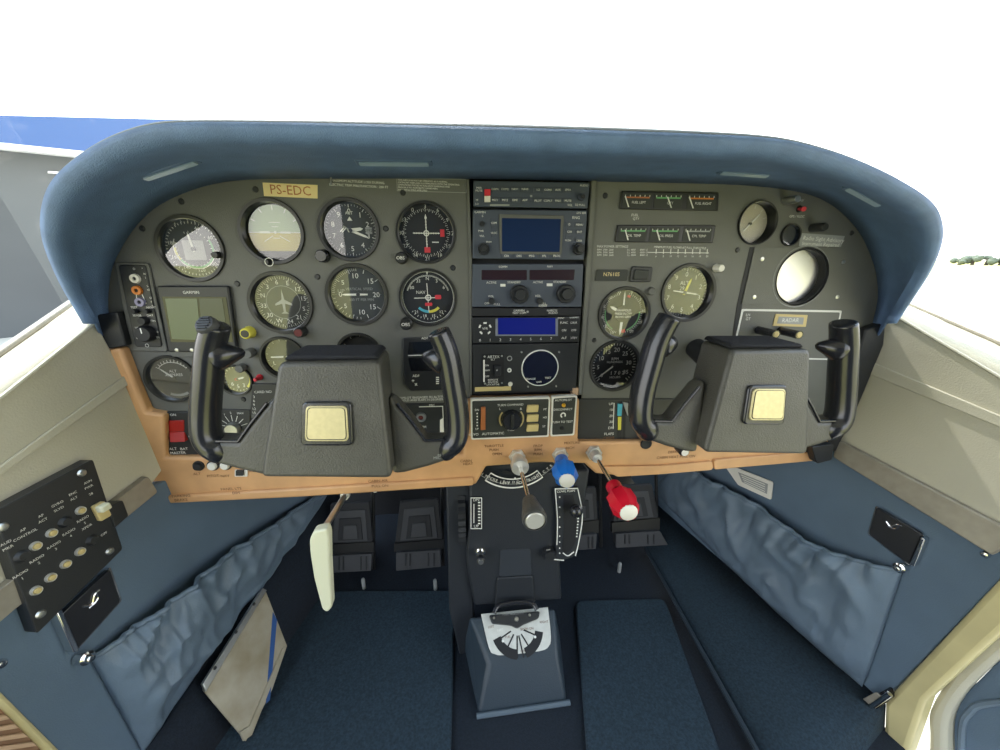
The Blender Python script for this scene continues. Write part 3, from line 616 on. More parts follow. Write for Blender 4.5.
# directional gyro
def ex_dg(t, Mx, Ra, h):
    b = B(); b.loc(Mx, [(0, Ra*.5), (Ra*.05, Ra*.1), (Ra*.3, -Ra*.05), (Ra*.3, -Ra*.12), (Ra*.05, -Ra*.05), (Ra*.04, -Ra*.35), (Ra*.14, -Ra*.42), (-Ra*.14, -Ra*.42), (-Ra*.04, -Ra*.35), (-Ra*.05, -Ra*.05), (-Ra*.3, -Ra*.12), (-Ra*.3, -Ra*.05), (-Ra*.05, Ra*.1)], h+.001, h+.0006); b.build('aircraft_symbol', 'dim', t)
    b = B(); b.arc(Mx, 0, 360, Ra*.60, Ra*.62, h+.0006); b.build('inner_ring', 'dim', t)
t, Mx, Ra = gauge('dg', 'heading_indicator', 'heading indicator with yellow sheen and compass card, under the attitude indicator', .008, 'face', [(72, 0, 355, .88, .95, .012), (36, 0, 350, .84, .95, .02)], N(['6', 'E', '12', '15', 'S', '21', '24', 'W', '30', '33', 'N', '3'], -10, 30, .74, .17), [], extra=ex_dg)

knob(t, 250, 332, 5.2, 'yelm', .012, cap='bezel'); knob(t, 302, 331, 5, 'bezel', .012, cap='maroon')
# vertical speed
def ex_vsi(t, Mx, Ra, h):
    b = B(); b.text(Mx, 'VERTICAL SPEED', Ra*.10, Ra*.05, Ra*.2, h+.0006); b.text(Mx, '100 FT PER MIN', Ra*.10, Ra*.1, -Ra*.2, h+.0006); b.text(Mx, 'UP', Ra*.16, -Ra*.62, Ra*.12, h+.0006); b.build('dial_lettering', 'dim', t)
t, Mx, Ra = gauge('vsi', 'vertical_speed_indicator', 'dark vertical speed indicator with needle at zero, directly under the altimeter', .008, 'face', [(21, -90, 0, .86, .95, .015), (11, -180, -90, .86, .95, .015), (6, -90, 90, .80, .95, .025), (6, -90, -270, .80, .95, .025)], [('0', -90, .66, .2), ('5', -50, .68, .18), ('10', -5, .68, .2), ('15', 45, .68, .2), ('20', 92, .66, .2), ('15', 135, .68, .2), ('10', 176, .68, .2), ('5', 230, .68, .18)], [(-90, .62, .04, .35, 'white')], extra=ex_vsi)
# CDI
def ex_cdi(t, Mx, Ra, h):
    b = B(); b.line(Mx, 0, -Ra*.55, -Ra*.03, Ra*.55, Ra*.03, h+.0008); b.line(Mx, -Ra*.55, -Ra*.02, Ra*.4, 0, Ra*.03, h+.0008); b.arc(Mx, 0, 360, Ra*.08, Ra*.12, h+.0009)
    b.text(Mx, 'NAV', Ra*.13, -Ra*.28, Ra*.2, h+.0008); b.loc(Mx, [(-Ra*.05, Ra*.98), (Ra*.05, Ra*.98), (0, Ra*.86)], h+.001, h); b.arc(Mx, 0, 360, Ra*.97, Ra*.99, h+.0009, n=36)
    for k in range(-4, 5): b.arc(Mx @ Matrix.Translation((k*Ra*.12, -Ra*.01, 0)), 0, 360, 0, Ra*.02, h+.0009, n=6)
    b.build('course_needles', 'white', t)
    for q, nm in ((rr(Ra*.26, -Ra*.06, Ra*.5, Ra*.10, Ra*.04), 'warning_flag'), (rr(-Ra*.14, -Ra*.32, Ra*.14, -Ra*.2, Ra*.03), 'warning_flag')): b = B(); b.loc(Mx, q, h+.0013, h); b.build(nm, 'redp', t)
t, Mx, Ra = gauge('cdi', 'glideslope_indicator', 'round glideslope indicator with blue and yellow arc, under the compass rose dial', .006, 'dark', [(60, -70, 70, .80, .86, .015), (12, 130, 230, .80, .87, .02)], N(['30', '33', 'N', '3', '6'], -58, 29, .72, .13) + N(['12', '15', '18', '21'], 140, 27, .74, .12), [], [(180, 225, .50, .60, 'cyan'), (135, 180, .50, .60, 'yelm')], extra=ex_cdi, ap=.9)
knob(t, 407, 323, 5.6, 'bezel', .012, txt='OBS')
# ammeter
def ex_amp(t, Mx, Ra, h):
    b = B(); b.text(Mx, 'ALT', Ra*.14, 0, Ra*.32, h+.0008); b.text(Mx, 'AMPERES', Ra*.14, 0, Ra*.14, h+.0008); b.arc(Mx, -52, 52, Ra*.74, Ra*.77, h+.0008); b.build('dial_lettering', 'white', t)
    b = B(); b.arc(Mx, 150, 205, Ra*.80, Ra*.92, h+.0008); b.build('lower_arc', 'dim', t)
gauge('amp', 'ammeter', 'small black ammeter at the lower left corner of the panel', .006, 'dark', [(11, -52, 52, .75, .88, .03)], [], [(-48, .72, .03, .0, 'white')], extra=ex_amp)
def ex_suc(t, Mx, Ra, h):
    b = B(); b.arc(Mx, 60, 140, Ra*.75, Ra*.92, h+.0006); b.build('colour_band', 'yelm', t)
gauge('suc', 'suction_gauge', 'tiny dial with red tipped needle seen through the left yoke opening', .006, 'face', [(24, 0, 345, .84, .95, .03)], N(['3', '5', '6'], 150, 40, .6, .3), [(75, .5, .07, .15, 'white'), (-100, .22, .1, 0, 'redp')], extra=ex_suc)
t, Mx, Ra = gauge('turn', 'turn_coordinator', 'turn coordinator half hidden behind the left yoke pad', .008, 'face', [(16, -170, 170, .86, .95, .02)], [('L', -120, .7, .2), ('R', 120, .7, .2)], [(90, .7, .05, .7, 'white')])
t, Mx, Ra = gauge('blank', 'clock', 'dark round dial barely showing above the left yoke pad', .014, 'dark', [(12, 0, 330, .86, .95, .02)], [], [(200, .5, .04, 0, 'white')])
# second altimeter right
def ex_a2(t, Mx, Ra, h):
    b = B(); b.text(Mx, 'ALT', Ra*.16, -Ra*.05, Ra*.36, h+.0008); b.text(Mx, '29.9', Ra*.16, -Ra*.05, Ra*.15, h+.0008); b.build('dial_lettering', 'white', t)
gauge('alt2', 'altimeter', 'second altimeter, on the right panel above the right yoke left grip', .010, 'dark', [(50, 0, 352.8, .88, .94, .012), (10, 0, 324, .82, .94, .025)], N('0123456789', 0, 36, .70, .19), [(98, .6, .03, .5, 'white'), (20, .6, .05, .1, 'yelm')], extra=ex_a2)  # the yellow needle is a painted stand-in for a reflected yellow streak
t2 = bpy.data.objects['altimeter.001'] if 'altimeter.001' in bpy.data.objects else None
knob(t2, 716, 268, 3.6, 'whitep', .012)
def ex_mp(t, Mx, Ra, h):
    b = B(); b.lathe(Mx @ Matrix.Translation((0, 0, h)), [(0, .003), (Ra*.36, .0028), (Ra*.36, 0)], 28); b.build('centre_cap', 'dark', t)
    b = B()
    for i, s in enumerate(('MANIFOLD', 'PRESS FLOW', 'IN HG GPH')): b.text(Mx, s, Ra*.10, 0, Ra*(.14-.14*i), h+.0033)
    b.build('cap_lettering', 'white', t)
gauge('mapf', 'manifold_gauge', 'dual manifold pressure and fuel flow dial with green arcs, left of the second altimeter', .006, 'dark', [(30, -165, -15, .80, .88, .015), (25, 15, 165, .80, .88, .015)], N(['10', '15', '20', '25', '30', '35'], -155, 28, .93, .13) + N(['0', '5', '10', '15', '20'], 20, 32, .93, .13), [(0, .97, .035, 0, 'white'), (-62, .68, .07, 0, 'white'), (183, .93, .06, 0, 'white')], [(-150, -80, .74, .78, 'green'), (85, 160, .74, .79, 'green'), (12, 22, .70, .80, 'redp'), (165, 178, .70, .84, 'redp')], extra=ex_mp)
def ex_tc(t, Mx, Ra, h):
    b = B(); b.text(Mx, 'RPM', Ra*.13, Ra*.02, Ra*.28, h+.0008); b.text(Mx, 'HUNDREDS', Ra*.10, Ra*.02, Ra*.14, h+.0008); b.text(Mx, '1 7 0 2', Ra*.17, Ra*.18, -Ra*.36, h+.0008); b.text(Mx, 'HOURS', Ra*.11, Ra*.1, -Ra*.55, h+.0008); b.build('dial_lettering', 'white', t)
gauge('tach', 'tachometer', 'black tachometer numbered 0 to 35, lowest dial at left of the right yoke', .005, 'dark', [(36, -135, 135, .88, .99, .025), (8, -135, 135, .84, .99, .04)], [('0', -132, .68, .18), ('5', -97, .70, .18), ('10', -62, .68, .19), ('15', -28, .68, .19), ('20', 6, .68, .2), ('25', 42, .68, .2), ('30', 82, .66, .19), ('35', 120, .66, .19)], [(-128, .88, .03, .0, 'white')], extra=ex_tc)
gauge('rnd', 'pressure_gauge', 'round gauge with reflection painted pale on its face, deep in its black cup, upper right panel', .014, 'pale', [(7, -110, 70, .75, .93, .03)], [], [(42, .7, .04, .5, 'white')], ap=.92)  # reflection of the bright outside is baked into the pale face colour
def ex_rad(t, Mx, Ra, h):
    b = B()
    for k in range(5): b.loc(Mx, rr(-Ra*.55 + k*Ra*.24, -Ra*.80, -Ra*.39 + k*Ra*.24, -Ra*.68), h+.003, h)
    b.build('button_row', 'face', t)
x, y, rp = G['radar']
b = B(); t = thing('instrument_plate', 'square grey mounting plate around the large ivory round display', 'mounting plate', P0.q(799, 300))
b.bm.free(); hx_ = P0.q(x, y); o = panel_mesh('plate', [(755, 247), (853, 248), (845, 306), (742, 304)], [(hx_.x, hx_.z, P0.r(x, y, rp)*.99)], 'panelr', .0018, .0016)
o.parent = t; o.location = V((0, 0, o.location.z)) - t.location
b = B(); b.lathe(P0.m(x, y, .0016), [(P0.r(x, y, rp)*1.03, .0002), (P0.r(x, y, rp)*1.07, .0002)], 40); b.build('ring_line', 'dim', t)
for sx_, sy_ in ((762, 259), (843, 262), (754, 297), (837, 297)):
    b = B(); b.lathe(P0.m(sx_, sy_, .0015), [(0, .0015), (.0028, .001), (.003, 0)], 14); b.build('screw', 'silver', t)
gauge('radar', 'radar_display', 'large round display with ivory painted reflection, recessed in a square plate on the right panel', .016, 'palew', ap=.96, extra=ex_rad, bez='dark')  # ivory face colour holds a baked reflection of the outside
def ex_vt(t, Mx, Ra, h): pass
gauge('vent', 'blank_dial', 'small grey blanked hole between pale gauge and white placard', .004, 'panelr', extra=ex_vt)
# small knobs and screws on the panels
for lb, x, y, rp, m_, L in (
    ('grey post light right of the pale recessed gauge', 785, 201, 4, 'silver', .02), ('black angled post light left of the white scripted placard', 812, 228, 4.2, 'black', .02),
    ('grey round post light right of the manifold dial', 650, 291, 4, 'panel', .006),
    ('grey post light under the dark dial inside the left yoke opening', 252, 352, 4.5, 'panel', .012), ('grey post light beside the tiny dial inside the left yoke opening', 243, 367, 4, 'panel', .01)):
    b = B(); P = P0.q(x, y); r_ = P0.r(x, y, rp); b.lathe(P0.fm(P), [(0, L), (r_*.8, L), (r_, L-.002), (r_, 0)], 20); tag(b.build('post_light', m_), lb, 'light')
b = B(); b.lathe(Matrix.Identity(4) @ Matrix.Rotation(R(90), 4, 'X'), [(0, .0026), (.0024, .0026), (.0036, .0012), (.0038, 0)], 16); proto = b.build('panel_screw', 'black'); proto.location = (0, 0, 0); pm = proto.data
# recentre so the copies are placed on the panel face
scr = [(182, 205, 'above the airspeed indicator'), (143, 232, 'left of the airspeed indicator'), (256, 193, 'beside the registration label'), (238, 287, 'left of the heading indicator'), (386, 232, 'between altimeter and course indicator'), (318, 280, 'upper left of the vertical speed dial'), (453, 271, 'right of the glideslope dial'), (244, 402, 'inside the left yoke opening'), (605, 199, 'left of the upper engine gauges'), (594, 343, 'left of the tachometer'), (737, 253, 'left of the square instrument plate'), (851, 236, 'at the far right of the upper right panel'), (632, 198, None), (403, 196, 'between two lines of placards'), (589, 415, 'on the black plate beside the autopilot')]
for x, y, w in scr:
    if w is None: continue
    o = proto.copy(); COL.objects.link(o); P = P0.q(x, y); o.location = P; tag(o, 'small black panel screw ' + w, 'screw', 'screws in the instrument panel')
bpy.data.objects.remove(proto)
# ---------------- labels and placards
def placard(name, label, cat, pts, m, h=.0006): 
    b = B(); t = thing(name, label, cat, P0.q(sum(p[0] for p in pts)/len(pts), sum(p[1] for p in pts)/len(pts))); b.px(P0, pts, h, .0001); b.build('plate', m, t); return t
t = placard('registration_label', 'yellow tape label reading PS-EDC above the attitude indicator', 'label', [(262.5, 182.5), (317.5, 185), (317.5, 198.5), (264, 196)], 'yel')
b = B(); b.text(P0.m(290.5, 190.6, .0008, -1.5), 'PS-EDC', P0.r(290, 190, 4.9)*2, h=0); b.build('lettering', 'amber', t)
b = B(); ptext(b, P0, 358, 181.8, 'MAXIMUM ALTITUDE LOSS DURING', 2.6, .0003, -1.5); ptext(b, P0, 359, 186, 'ELECTRIC TRIM MALFUNCTION : 200 FT', 2.6, .0003, -1.5); tag(b.build('warning_lettering', 'white'), 'white warning lettering on the panel above the altimeter', 'lettering')
t = placard('small_text_placard', 'dark placard with five fine lines of text left of the radios', 'placard', [(396.5, 178), (466, 179), (466.5, 193), (397, 191)], 'dim', .0003)
b = B(); b.px(P0, [(397, 178.5), (465.5, 179.5), (466, 192.5), (397.5, 190.5)], .0005, .0001); b.build('dark_field', 'panel', t)
b = B()
for k in range(5): ptext(b, P0, 398, 180 + k*2.4, ['THIS AIRPLANE MUST BE OPERATED AS A NORMAL', 'CATEGORY AIRPLANE IN COMPLIANCE WITH THE OPERATING', 'LIMITATIONS STATED IN PLACARDS MARKINGS AND', 'MANUALS NO ACROBATIC MANEUVERS', 'INCLUDING SPINS APPROVED'][k], 1.75, .0006, -1, 'LEFT')
b.build('lettering', 'white', t)
b = B(); P = P0.q(331, 176, .004); b.tube([P0.q(331, 184, .0), P0.q(331, 176, .006)], .0012, 8); b.tube([P0.q(327.5, 173.5, .006), P0.q(334.5, 174, .006)], .0012, 8); tag(b.build('wire_clip', 'silver'), 'small pale T-shaped clip at the hood edge over the altimeter', 'clip')
# engine gauges strips
def strip(name, label, q, cells, rec=.006):
    t = thing(name, label, 'gauge cluster', P0.q(*q[3])); b = B(); b.px(P0, q, .003, .0); b.build('bezel', 'bezel', t, bevel=.001)
    (x0, y0), (x1, y1), (x2, y2), (x3, y3) = q
    def at(u, v): a = (lerp(x0, x1, u), lerp(y0, y1, u)); c = (lerp(x3, x2, u), lerp(y3, y2, u)); return (lerp(a[0], c[0], v), lerp(a[1], c[1], v))
    for (u0, u1, band, bm_, na) in cells:
        b = B(); b.px(P0, [at(u0, .1), at(u1, .1), at(u1, .92), at(u0, .92)], .0034, .003); w = b.build('window', 'face', t)
        b = B(); b.px(P0, [at(u0+.02, .30), at(u1-.02, .30), at(u1-.02, .38), at(u0+.02, .38)], .0037, .0034); b.build('scale_band', bm_, w)
        b = B(); m_ = (u0+u1)/2
        for k in range(6): u = lerp(u0+.02, u1-.02, k/5); b.px(P0, [at(u, .2), at(u+.005, .2), at(u+.005, .3), at(u, .3)], .0037, .0034)
        b.text(P0.m(*at(m_+.02, .62), .0037), band, P0.r(*at(m_, .6), 1.3)*2, h=0); b.build('lettering', 'white', w)
        b = B(); b.px(P0, [at(lerp(u0, u1, na), .28), at(lerp(u0, u1, na)+.012, .28), at(lerp(u0, u1, na+.18)+.006, .88), at(lerp(u0, u1, na+.18)-.006, .88)], .0042, .0038); b.build('needle', 'white', w)
    return t
strip('fuel_gauge_cluster', 'upper strip of three small engine gauges with orange right scale', [(622, 191), (719, 192.5), (718, 211), (620, 209)], [(.02, .31, 'FUEL LEFT', 'amber', .05), (.34, .63, 'QTY', 'green', .45), (.68, .97, 'FUEL RIGHT', 'orange', .05)])
strip('oil_gauge_cluster', 'lower strip of three small engine gauges with green scales', [(618, 225), (716, 225.5), (713, 243), (615, 242)], [(.02, .31, 'OIL TEMP', 'green', .2), (.34, .64, 'OIL PRESS', 'green', .2), (.68, .97, 'CYL TEMP', 'dim', .1)])
b = B(); ptext(b, P0, 635, 215.2, 'FUEL', 2.8, .0003); ptext(b, P0, 636, 218.8, 'QTY', 2.6, .0003); tag(b.build('gauge_lettering', 'white'), 'small white lettering between the two engine gauge strips', 'lettering')
t = thing('fuel_placard', 'white printed fuel table and scale under the engine gauge strips', 'placard', P0.q(654, 256)); b = B()
ptext(b, P0, 597, 246.5, 'MAX POWER SETTINGS', 2.4, .0003, 0, 'LEFT'); ptext(b, P0, 654, 247, 'MINIMUM FUEL FLOWS AT FULL THROTTLE', 2.2, .0003, -1, 'LEFT')
for k in range(3):
    for x, s in ((597, 'RPM  2700  2600'), (627, 'S.L. 4000'), (640, '8000 12')): ptext(b, P0, x, 249.8 + k*2.7, s, 1.9, .0003, 0, 'LEFT')
for k in range(8): x = 656 + k*7.3; b.px(P0, [(x, 249), (x+.7, 249), (x+.4, 254), (x-.3, 254)], .0003, .0001); ptext(b, P0, x, 256.4, str(6 + 2*k), 2, .0003)
b.px(P0, [(648, 252), (709, 252.6), (709, 253.3), (648, 252.7)], .0003, .0001); b.build('printing', 'white', t)
t = placard('serial_plate', 'dark plate with engraved number beside the small rocker', 'plate', rq([(597, 269.5), (628, 269.5), (627, 281), (595.5, 281)], 1.5), 'face', .002)
b = B(); b.text(P0.m(611.5, 274.5, .0022), 'N7610S', P0.r(611, 275, 2)*2, h=0); b.build('lettering', 'yel', t)
t = thing('rocker_switch', 'black framed rocker beside the engraved number plate', 'switch', P0.q(642, 282)); b = B(); b.px(P0, rq([(632, 266.5), (653, 267), (651, 282), (630, 282)], 2), .003, 0); b.build('frame', 'black', t, bevel=.0008); b = B(); b.px(P0, [(635, 269.5), (649.5, 270), (648, 279.5), (633.5, 279.5)], .005, .002); b.build('rocker', 'face', t, bevel=.001)
t = thing('toggle_switch', 'red tipped toggle between two white words, top of right panel', 'switch', P0.q(800, 209)); b = B(); b.lathe(P0.m(799, 209), [(0, .004), (.003, .004), (.0045, .001), (.0045, 0)], 16); b.build('nut', 'bezel', t)
b = B(); b.tube([P0.q(799, 209, .003), P0.q(804, 209, .014)], [.0018, .003], 10); b.build('lever', 'redp', t); b = B(); ptext(b, P0, 800.5, 200.5, 'NAV', 2.8, .0003); ptext(b, P0, 797, 216.5, 'GPS / VLOC', 2.5, .0003); b.build('lettering', 'white', t)
t = placard('script_placard', 'small white scripted placard right of the blanked hole', 'placard', [(801, 233), (845, 236), (841, 247), (799, 246)], 'dim', .0006)
b = B(); ptext(b, P0, 803, 238, 'Radio Sight Advisory', 4.2, .0009, -3, 'LEFT'); ptext(b, P0, 802, 243.5, 'Instrument Repaired', 3.8, .0009, -2, 'LEFT'); b.build('lettering', 'white', t)
# framed plate on the right with badge + two knobs
t = thing('control_plate', 'dark plate with thin white frame holding a badge behind the right yoke', 'control panel', P0.q(790, 345))
b = B(); b.px(P0, rq([(742, 309), (842, 310.5), (832, 360), (731, 358)], 1.5), .001, .0001); b.build('white_frame', 'white', t)
b = B(); b.px(P0, rq([(744, 311), (840, 312.5), (830.5, 358.5), (733, 356.5)], 1.5), .0016, .0004); b.build('plate', 'panelr', t)
b = B(); b.px(P0, [(776, 314), (808, 315), (806, 327), (773, 326)], .003, .0016); b.build('badge_frame', 'cream', t, bevel=.0006); b = B(); b.px(P0, [(779, 316.5), (804, 317.5), (803, 324.5), (777, 323.5)], .0034, .003); b.build('badge', 'dim', t)
b = B(); ptext(b, P0, 748, 315, 'LH', 2.8, .002); ptext(b, P0, 748, 319, 'GT', 2.8, .002); ptext(b, P0, 790.5, 320.5, 'RADAR', 4, .0037); b.build('lettering', 'white', t)
for x, y in ((758, 330), (780, 330.5)):
    b = B(); b.tube([P0.q(x, y, .002), P0.q(x, y, .002) + P0.n*.033], .0058, 16); kk = b.build('knob', 'yokeb', t); b = B(); b.lathe(P0.fm(P0.q(x, y, .002) + P0.n*.033), [(0, .001), (.0035, .0008), (.0044, 0)], 16); b.build('knob_cap', 'cream', kk)
# groove on the right panel
b = B(); b.px(P0, [(750, 247), (754, 247), (742, 306), (733, 356), (729, 395), (724, 395), (737, 306)], .0006, .0001); tag(b.build('seam_strip', 'dark'), 'black seam strip running down left of the square plate', 'strip')
b = B(); b.px(P0, [(579, 399), (700, 399), (700, 441), (577.5, 441.5)], .0025, .0); t = thing('flap_panel', 'black plate with vertical flap position indicator above the tan panel', 'control panel', P0.q(630, 440)); b.build('plate', 'black', t, bevel=.0006)
b = B(); b.px(P0, [(618, 402), (622, 402), (621.5, 442), (617.5, 442)], .0028, .0025); b.px(P0, [(623.5, 402), (626, 402), (625, 443), (622.5, 443)], .0028, .0025); b.build('slot', 'dark', t)
b = B(); b.px(P0, [(618, 404), (622.5, 404), (621.5, 416), (617.5, 416)], .0045, .003); b.build('position_pointer', 'cyan', t); b = B(); b.px(P0, [(618, 417), (621.5, 417), (621, 430), (618, 430)], .004, .003); b.build('position_tape', 'yelm', t)
b = B(); b.px(P0, [(623, 402), (630, 404), (628, 416)], .006, .003); b.build('lever_tab', 'dim', t)
b = B()
for k, s in enumerate(('UP', '10', '20', '30', 'DN')): ptext(b, P0, 611, 404 + k*6, s, 2.6, .003)
ptext(b, P0, 609, 434, 'FLAPS', 2.6, .003); b.px(P0, [(613.8, 403), (614.5, 403), (613.5, 429), (612.8, 429)], .0029, .0025); b.build('lettering', 'white', t)
# octagonal indicator + plate at right end of left panel
t = thing('trim_display', 'black square-cornered display unit behind the left yoke right grip', 'display', P0.q(427, 392)); b = B(); b.px(P0, rq([(403, 338), (448, 337), (452, 342), (453, 385), (448, 390), (411, 391), (404, 384)], 1.5), .004, 0); b.build('bezel', 'black', t, bevel=.001)
b = B(); b.px(P0, [(409, 342), (446, 341.5), (446, 353.5), (408, 354)], .0045, .0038); b.build('display_window', 'screenk', t); b = B(); b.px(P0, [(408, 358), (446, 357.5), (446, 371), (411, 371)], .0045, .0038); b.build('display_window', 'screenk', t)
b = B(); ptext(b, P0, 428, 338.3, 'ADF DN', 2.6, .0047); b.px(P0, [(408, 355.2), (428, 354.6), (428, 355.4), (408, 356)], .0046, .004); ptext(b, P0, 416, 376, 'ADF', 2.6, .0047); ptext(b, P0, 413, 381, '+', 4, .0047); ptext(b, P0, 416, 384, 'x', 4, .0047)
for k in range(4): b.px(P0, [(436, 377+k*2), (439, 377+k*2), (439, 378+k*2), (436, 378+k*2)], .0046, .004)
b.build('lettering', 'white', t)
b = B(); ptext(b, P0, 421, 397.5, 'AUTOPILOT ENGAGED IN ALTITUDE', 2.3, .0003); ptext(b, P0, 422, 400, 'HOLD AND FLAPS 10 DEGREES', 2.1, .0003); tag(b.build('autopilot_lettering', 'white'), 'two white text lines under the black square display', 'lettering')
t = thing('jack_plate', 'black plate with red ringed jack behind the left yoke right arm', 'control panel', P0.q(430, 436)); b = B(); b.px(P0, [(398, 404), (446, 403), (450, 436), (404, 438)], .002, .0001); b.build('plate', 'black', t, bevel=.0005)
b = B(); b.lathe(P0.m(421, 417, .002), [(.0035, .0), (.0035, .003), (.0065, .003), (.0075, 0)], 24); b.build('jack_ring', 'silver', t); b = B(); b.lathe(P0.m(421, 417, .002), [(0, .001), (.0036, .001)], 20); b.build('jack_socket', 'maroon', t)
b = B(); b.px(P0, [(419, 406.5), (443, 406), (443, 406.7), (419, 407.2)], .0023, .002); ptext(b, P0, 432, 405.3, 'MIC', 2.3, .0023); b.px(P0, [(442.3, 406), (443, 406), (444, 430), (443.3, 430)], .0023, .002); ptext(b, P0, 424, 427, 'PH', 2.5, .0023); b.px(P0, [(440, 420), (443, 418), (444, 432), (440, 433)], .0023, .002); b.build('lettering', 'white', t)
# plates inside the left yoke
t = thing('dimmer_plate', 'black plate with white fan of rays inside the left yoke opening', 'control panel', P0.q(235, 430)); b = B(); b.px(P0, [(220, 409), (250, 410), (250, 431), (220, 430)], .002, .0001); b.build('plate', 'black', t, bevel=.0005)
b = B(); Mx = P0.m(234, 428, .0023)
for k in range(7): a = -72 + 24*k; p, q = pol(a, .010), pol(a, .019); b.line(Mx, *p, *q, .0007, 0)
b.text(Mx, '1', .003, -.008, .020, h=0); b.text(Mx, '2', .003, 0, .022, h=0); b.text(Mx, 'MAX', .003, .012, .021, h=0); b.build('ray_marks', 'white', t)
b = B(); b.lathe(P0.m(234, 428, .002), [(0, .008), (.0075, .008), (.0085, .006), (.0085, 0)], 24, rib=.06); b.build('dimmer_knob', 'silver', t)
t = thing('card_holder', 'narrow dark scale card beside the left yoke pad', 'placard', P0.q(259, 414)); b = B(); b.px(P0, [(252, 384), (276, 384), (276, 415), (250, 415)], .003, .0001); b.build('holder', 'black', t, bevel=.0005)
b = B(); ptext(b, P0, 263, 392, 'CARD NO', 2.5, .0033); 
for k in range(5): ptext(b, P0, 254, 397 + 4*k, '%d' % (3*k+3), 2.6, .0033)
b.build('lettering', 'white', t)
b = B(); b.lathe(P0.m(260, 377, 0), [(0, .014), (.0022, .013), (.0026, .008), (.0018, .006), (.004, .002), (.004, 0)], 14); tag(b.build('indicator_lamp', 'redp'), 'small red capped lamp left of the turn coordinator', 'lamp')
# master switch plate
t = thing('master_switch', 'red rocker on a black plate low on the left panel', 'switch', P0.q(180, 457)); b = B(); b.px(P0, [(165, 412), (197, 412), (198.5, 457), (167, 458)], .0035, 0); b.build('plate', 'black', t, bevel=.0008)
b = B(); b.prism([P0.q(168, 421, .005), P0.q(183.5, 420.5, .005), P0.q(184.5, 432, .0035), P0.q(169, 432, .0035)], P0.n*.003); b.prism([P0.q(169, 432, .004), P0.q(184.5, 432, .004), P0.q(185, 442, .010), P0.q(170, 442.5, .010)], P0.n*.007); b.build('rocker', 'redsw', t, bevel=.0008)
b = B(); ptext(b, P0, 173, 415, 'ON', 2.4, .0038); ptext(b, P0, 173, 449, 'ALT', 2.6, .0038); ptext(b, P0, 184, 449, 'BAT', 2.6, .0038); ptext(b, P0, 178, 453, 'MASTER', 2.6, .0038)
for k in range(6): ptext(b, P0, 190.5, 417 + k*4, 'AVN PW'[k], 2.4, .0038)
b.build('lettering', 'white', t)
# left audio panel
t = thing('audio_control', 'narrow black control strip with coloured jacks at the left panel edge', 'control panel', P0.q(140, 351)); b = B(); b.px(P0, rq([(114, 262), (148, 263), (168, 352), (131, 351)], 3), .003, 0); b.build('surround', 'panel', t, bevel=.001)
b = B(); b.px(P0, rq([(118, 265), (145, 265), (162, 347), (135, 347)], 3), .0045, .002); b.build('plate', 'black', t, bevel=.0008)
for x, y, m_, nm in ((136, 278.5, 'whitep', 'jack_ring'), (138, 290.3, 'orange', 'jack_ring'), (141, 302, 'lilac', 'jack_ring')):
    b = B(); b.lathe(P0.m(x, y, .0045), [(.0022, .0), (.0022, .003), (.005, .003), (.0055, 0)], 20); o = b.build(nm, m_, t); b = B(); b.lathe(P0.m(x, y, .0045), [(0, .0012), (.0023, .0012)], 12); b.build('socket', 'dark', o)
for x, y, rp in ((137, 311, 2.2), (149, 311, 2.2), (145, 320.5, 4)): b = B(); r_ = P0.r(x, y, rp); b.lathe(P0.m(x, y, .0045), [(0, .006), (r_*.8, .006), (r_, .004), (r_, 0)], 16); b.build('switch', 'dark', t)
b = B(); b.lathe(P0.m(148, 333, .0045), [(0, .009), (.008, .009), (.0095, .006), (.0095, 0)], 24, rib=.05); k = b.build('volume_knob', 'dark', t); b = B(); b.line(P0.m(148, 333, .0045), 0, .001, 0, .0075, .0012, .0093); b.build('knob_line', 'white', k)
b = B()
for k in range(9): ptext(b, P0, 144.5 + k*.95 + k*.06, 274 + k*4, 'HI LO OFF'[k], 2.0, .0048)
for x, y, s in ((134, 269, 'O'), (142, 268, 'v'), (134, 307.5, 'TEST'), (151, 307.5, 'NIGHT'), (137, 315.5, 'SENSE'), (150, 315.5, 'DAY'), (153, 321, 'ON'), (138, 328, 'VOL'), (139, 338, 'OFF'), (157, 332, 'HI'), (157, 337.5, 'MM')): ptext(b, P0, x, y, s, 2.1, .0048)
for a, c in (((136, 294), (136.6, 306)), ((141.5, 294), (146, 304))): b.px(P0, [a, (a[0]+.6, a[1]), (c[0]+.6, c[1]), c], .0047, .0045)
b.arc(P0.m(147, 345.5, .0048), 0, 360, .0018, .0022, 0, n=14); b.build('lettering', 'white', t)
# display
t = thing('flight_display', 'small square flight display with greenish lcd left of the heading indicator', 'display', P0.q(197, 352)); b = B(); b.px(P0, rq([(156, 286), (228, 286), (237, 352), (168, 352)], 2.5), .006, 0); b.build('bezel', 'black', t, bevel=.0015)
b = B(); b.px(P0, [(162, 296.5), (226, 297), (233, 342), (171, 342)], .0064, .005); b.build('glass', 'screenk', t); b = B(); b.px(P0, [(165, 298.5), (197, 298.5), (201, 340), (172, 339)], .0067, .006); b.build('map_field', 'lcd', t)
b = B(); b.px(P0, [(199, 298.5), (222, 298.5), (228, 339), (203, 340)], .0067, .006); b.build('data_field', 'lcdd', t)
b = B(); ptext(b, P0, 191, 292.5, 'GARMIN', 3.0, .0064); ptext(b, P0, 208, 319, '180', 2.6, .0069); ptext(b, P0, 210, 327, 'GPS', 2.6, .0069); b.build('lettering', 'white', t)
b = B(); b.px(P0, [(168, 344), (236, 344), (238, 357), (172, 357)], .003, 0.0); b.build('lower_flange', 'panel', t, bevel=.0006)
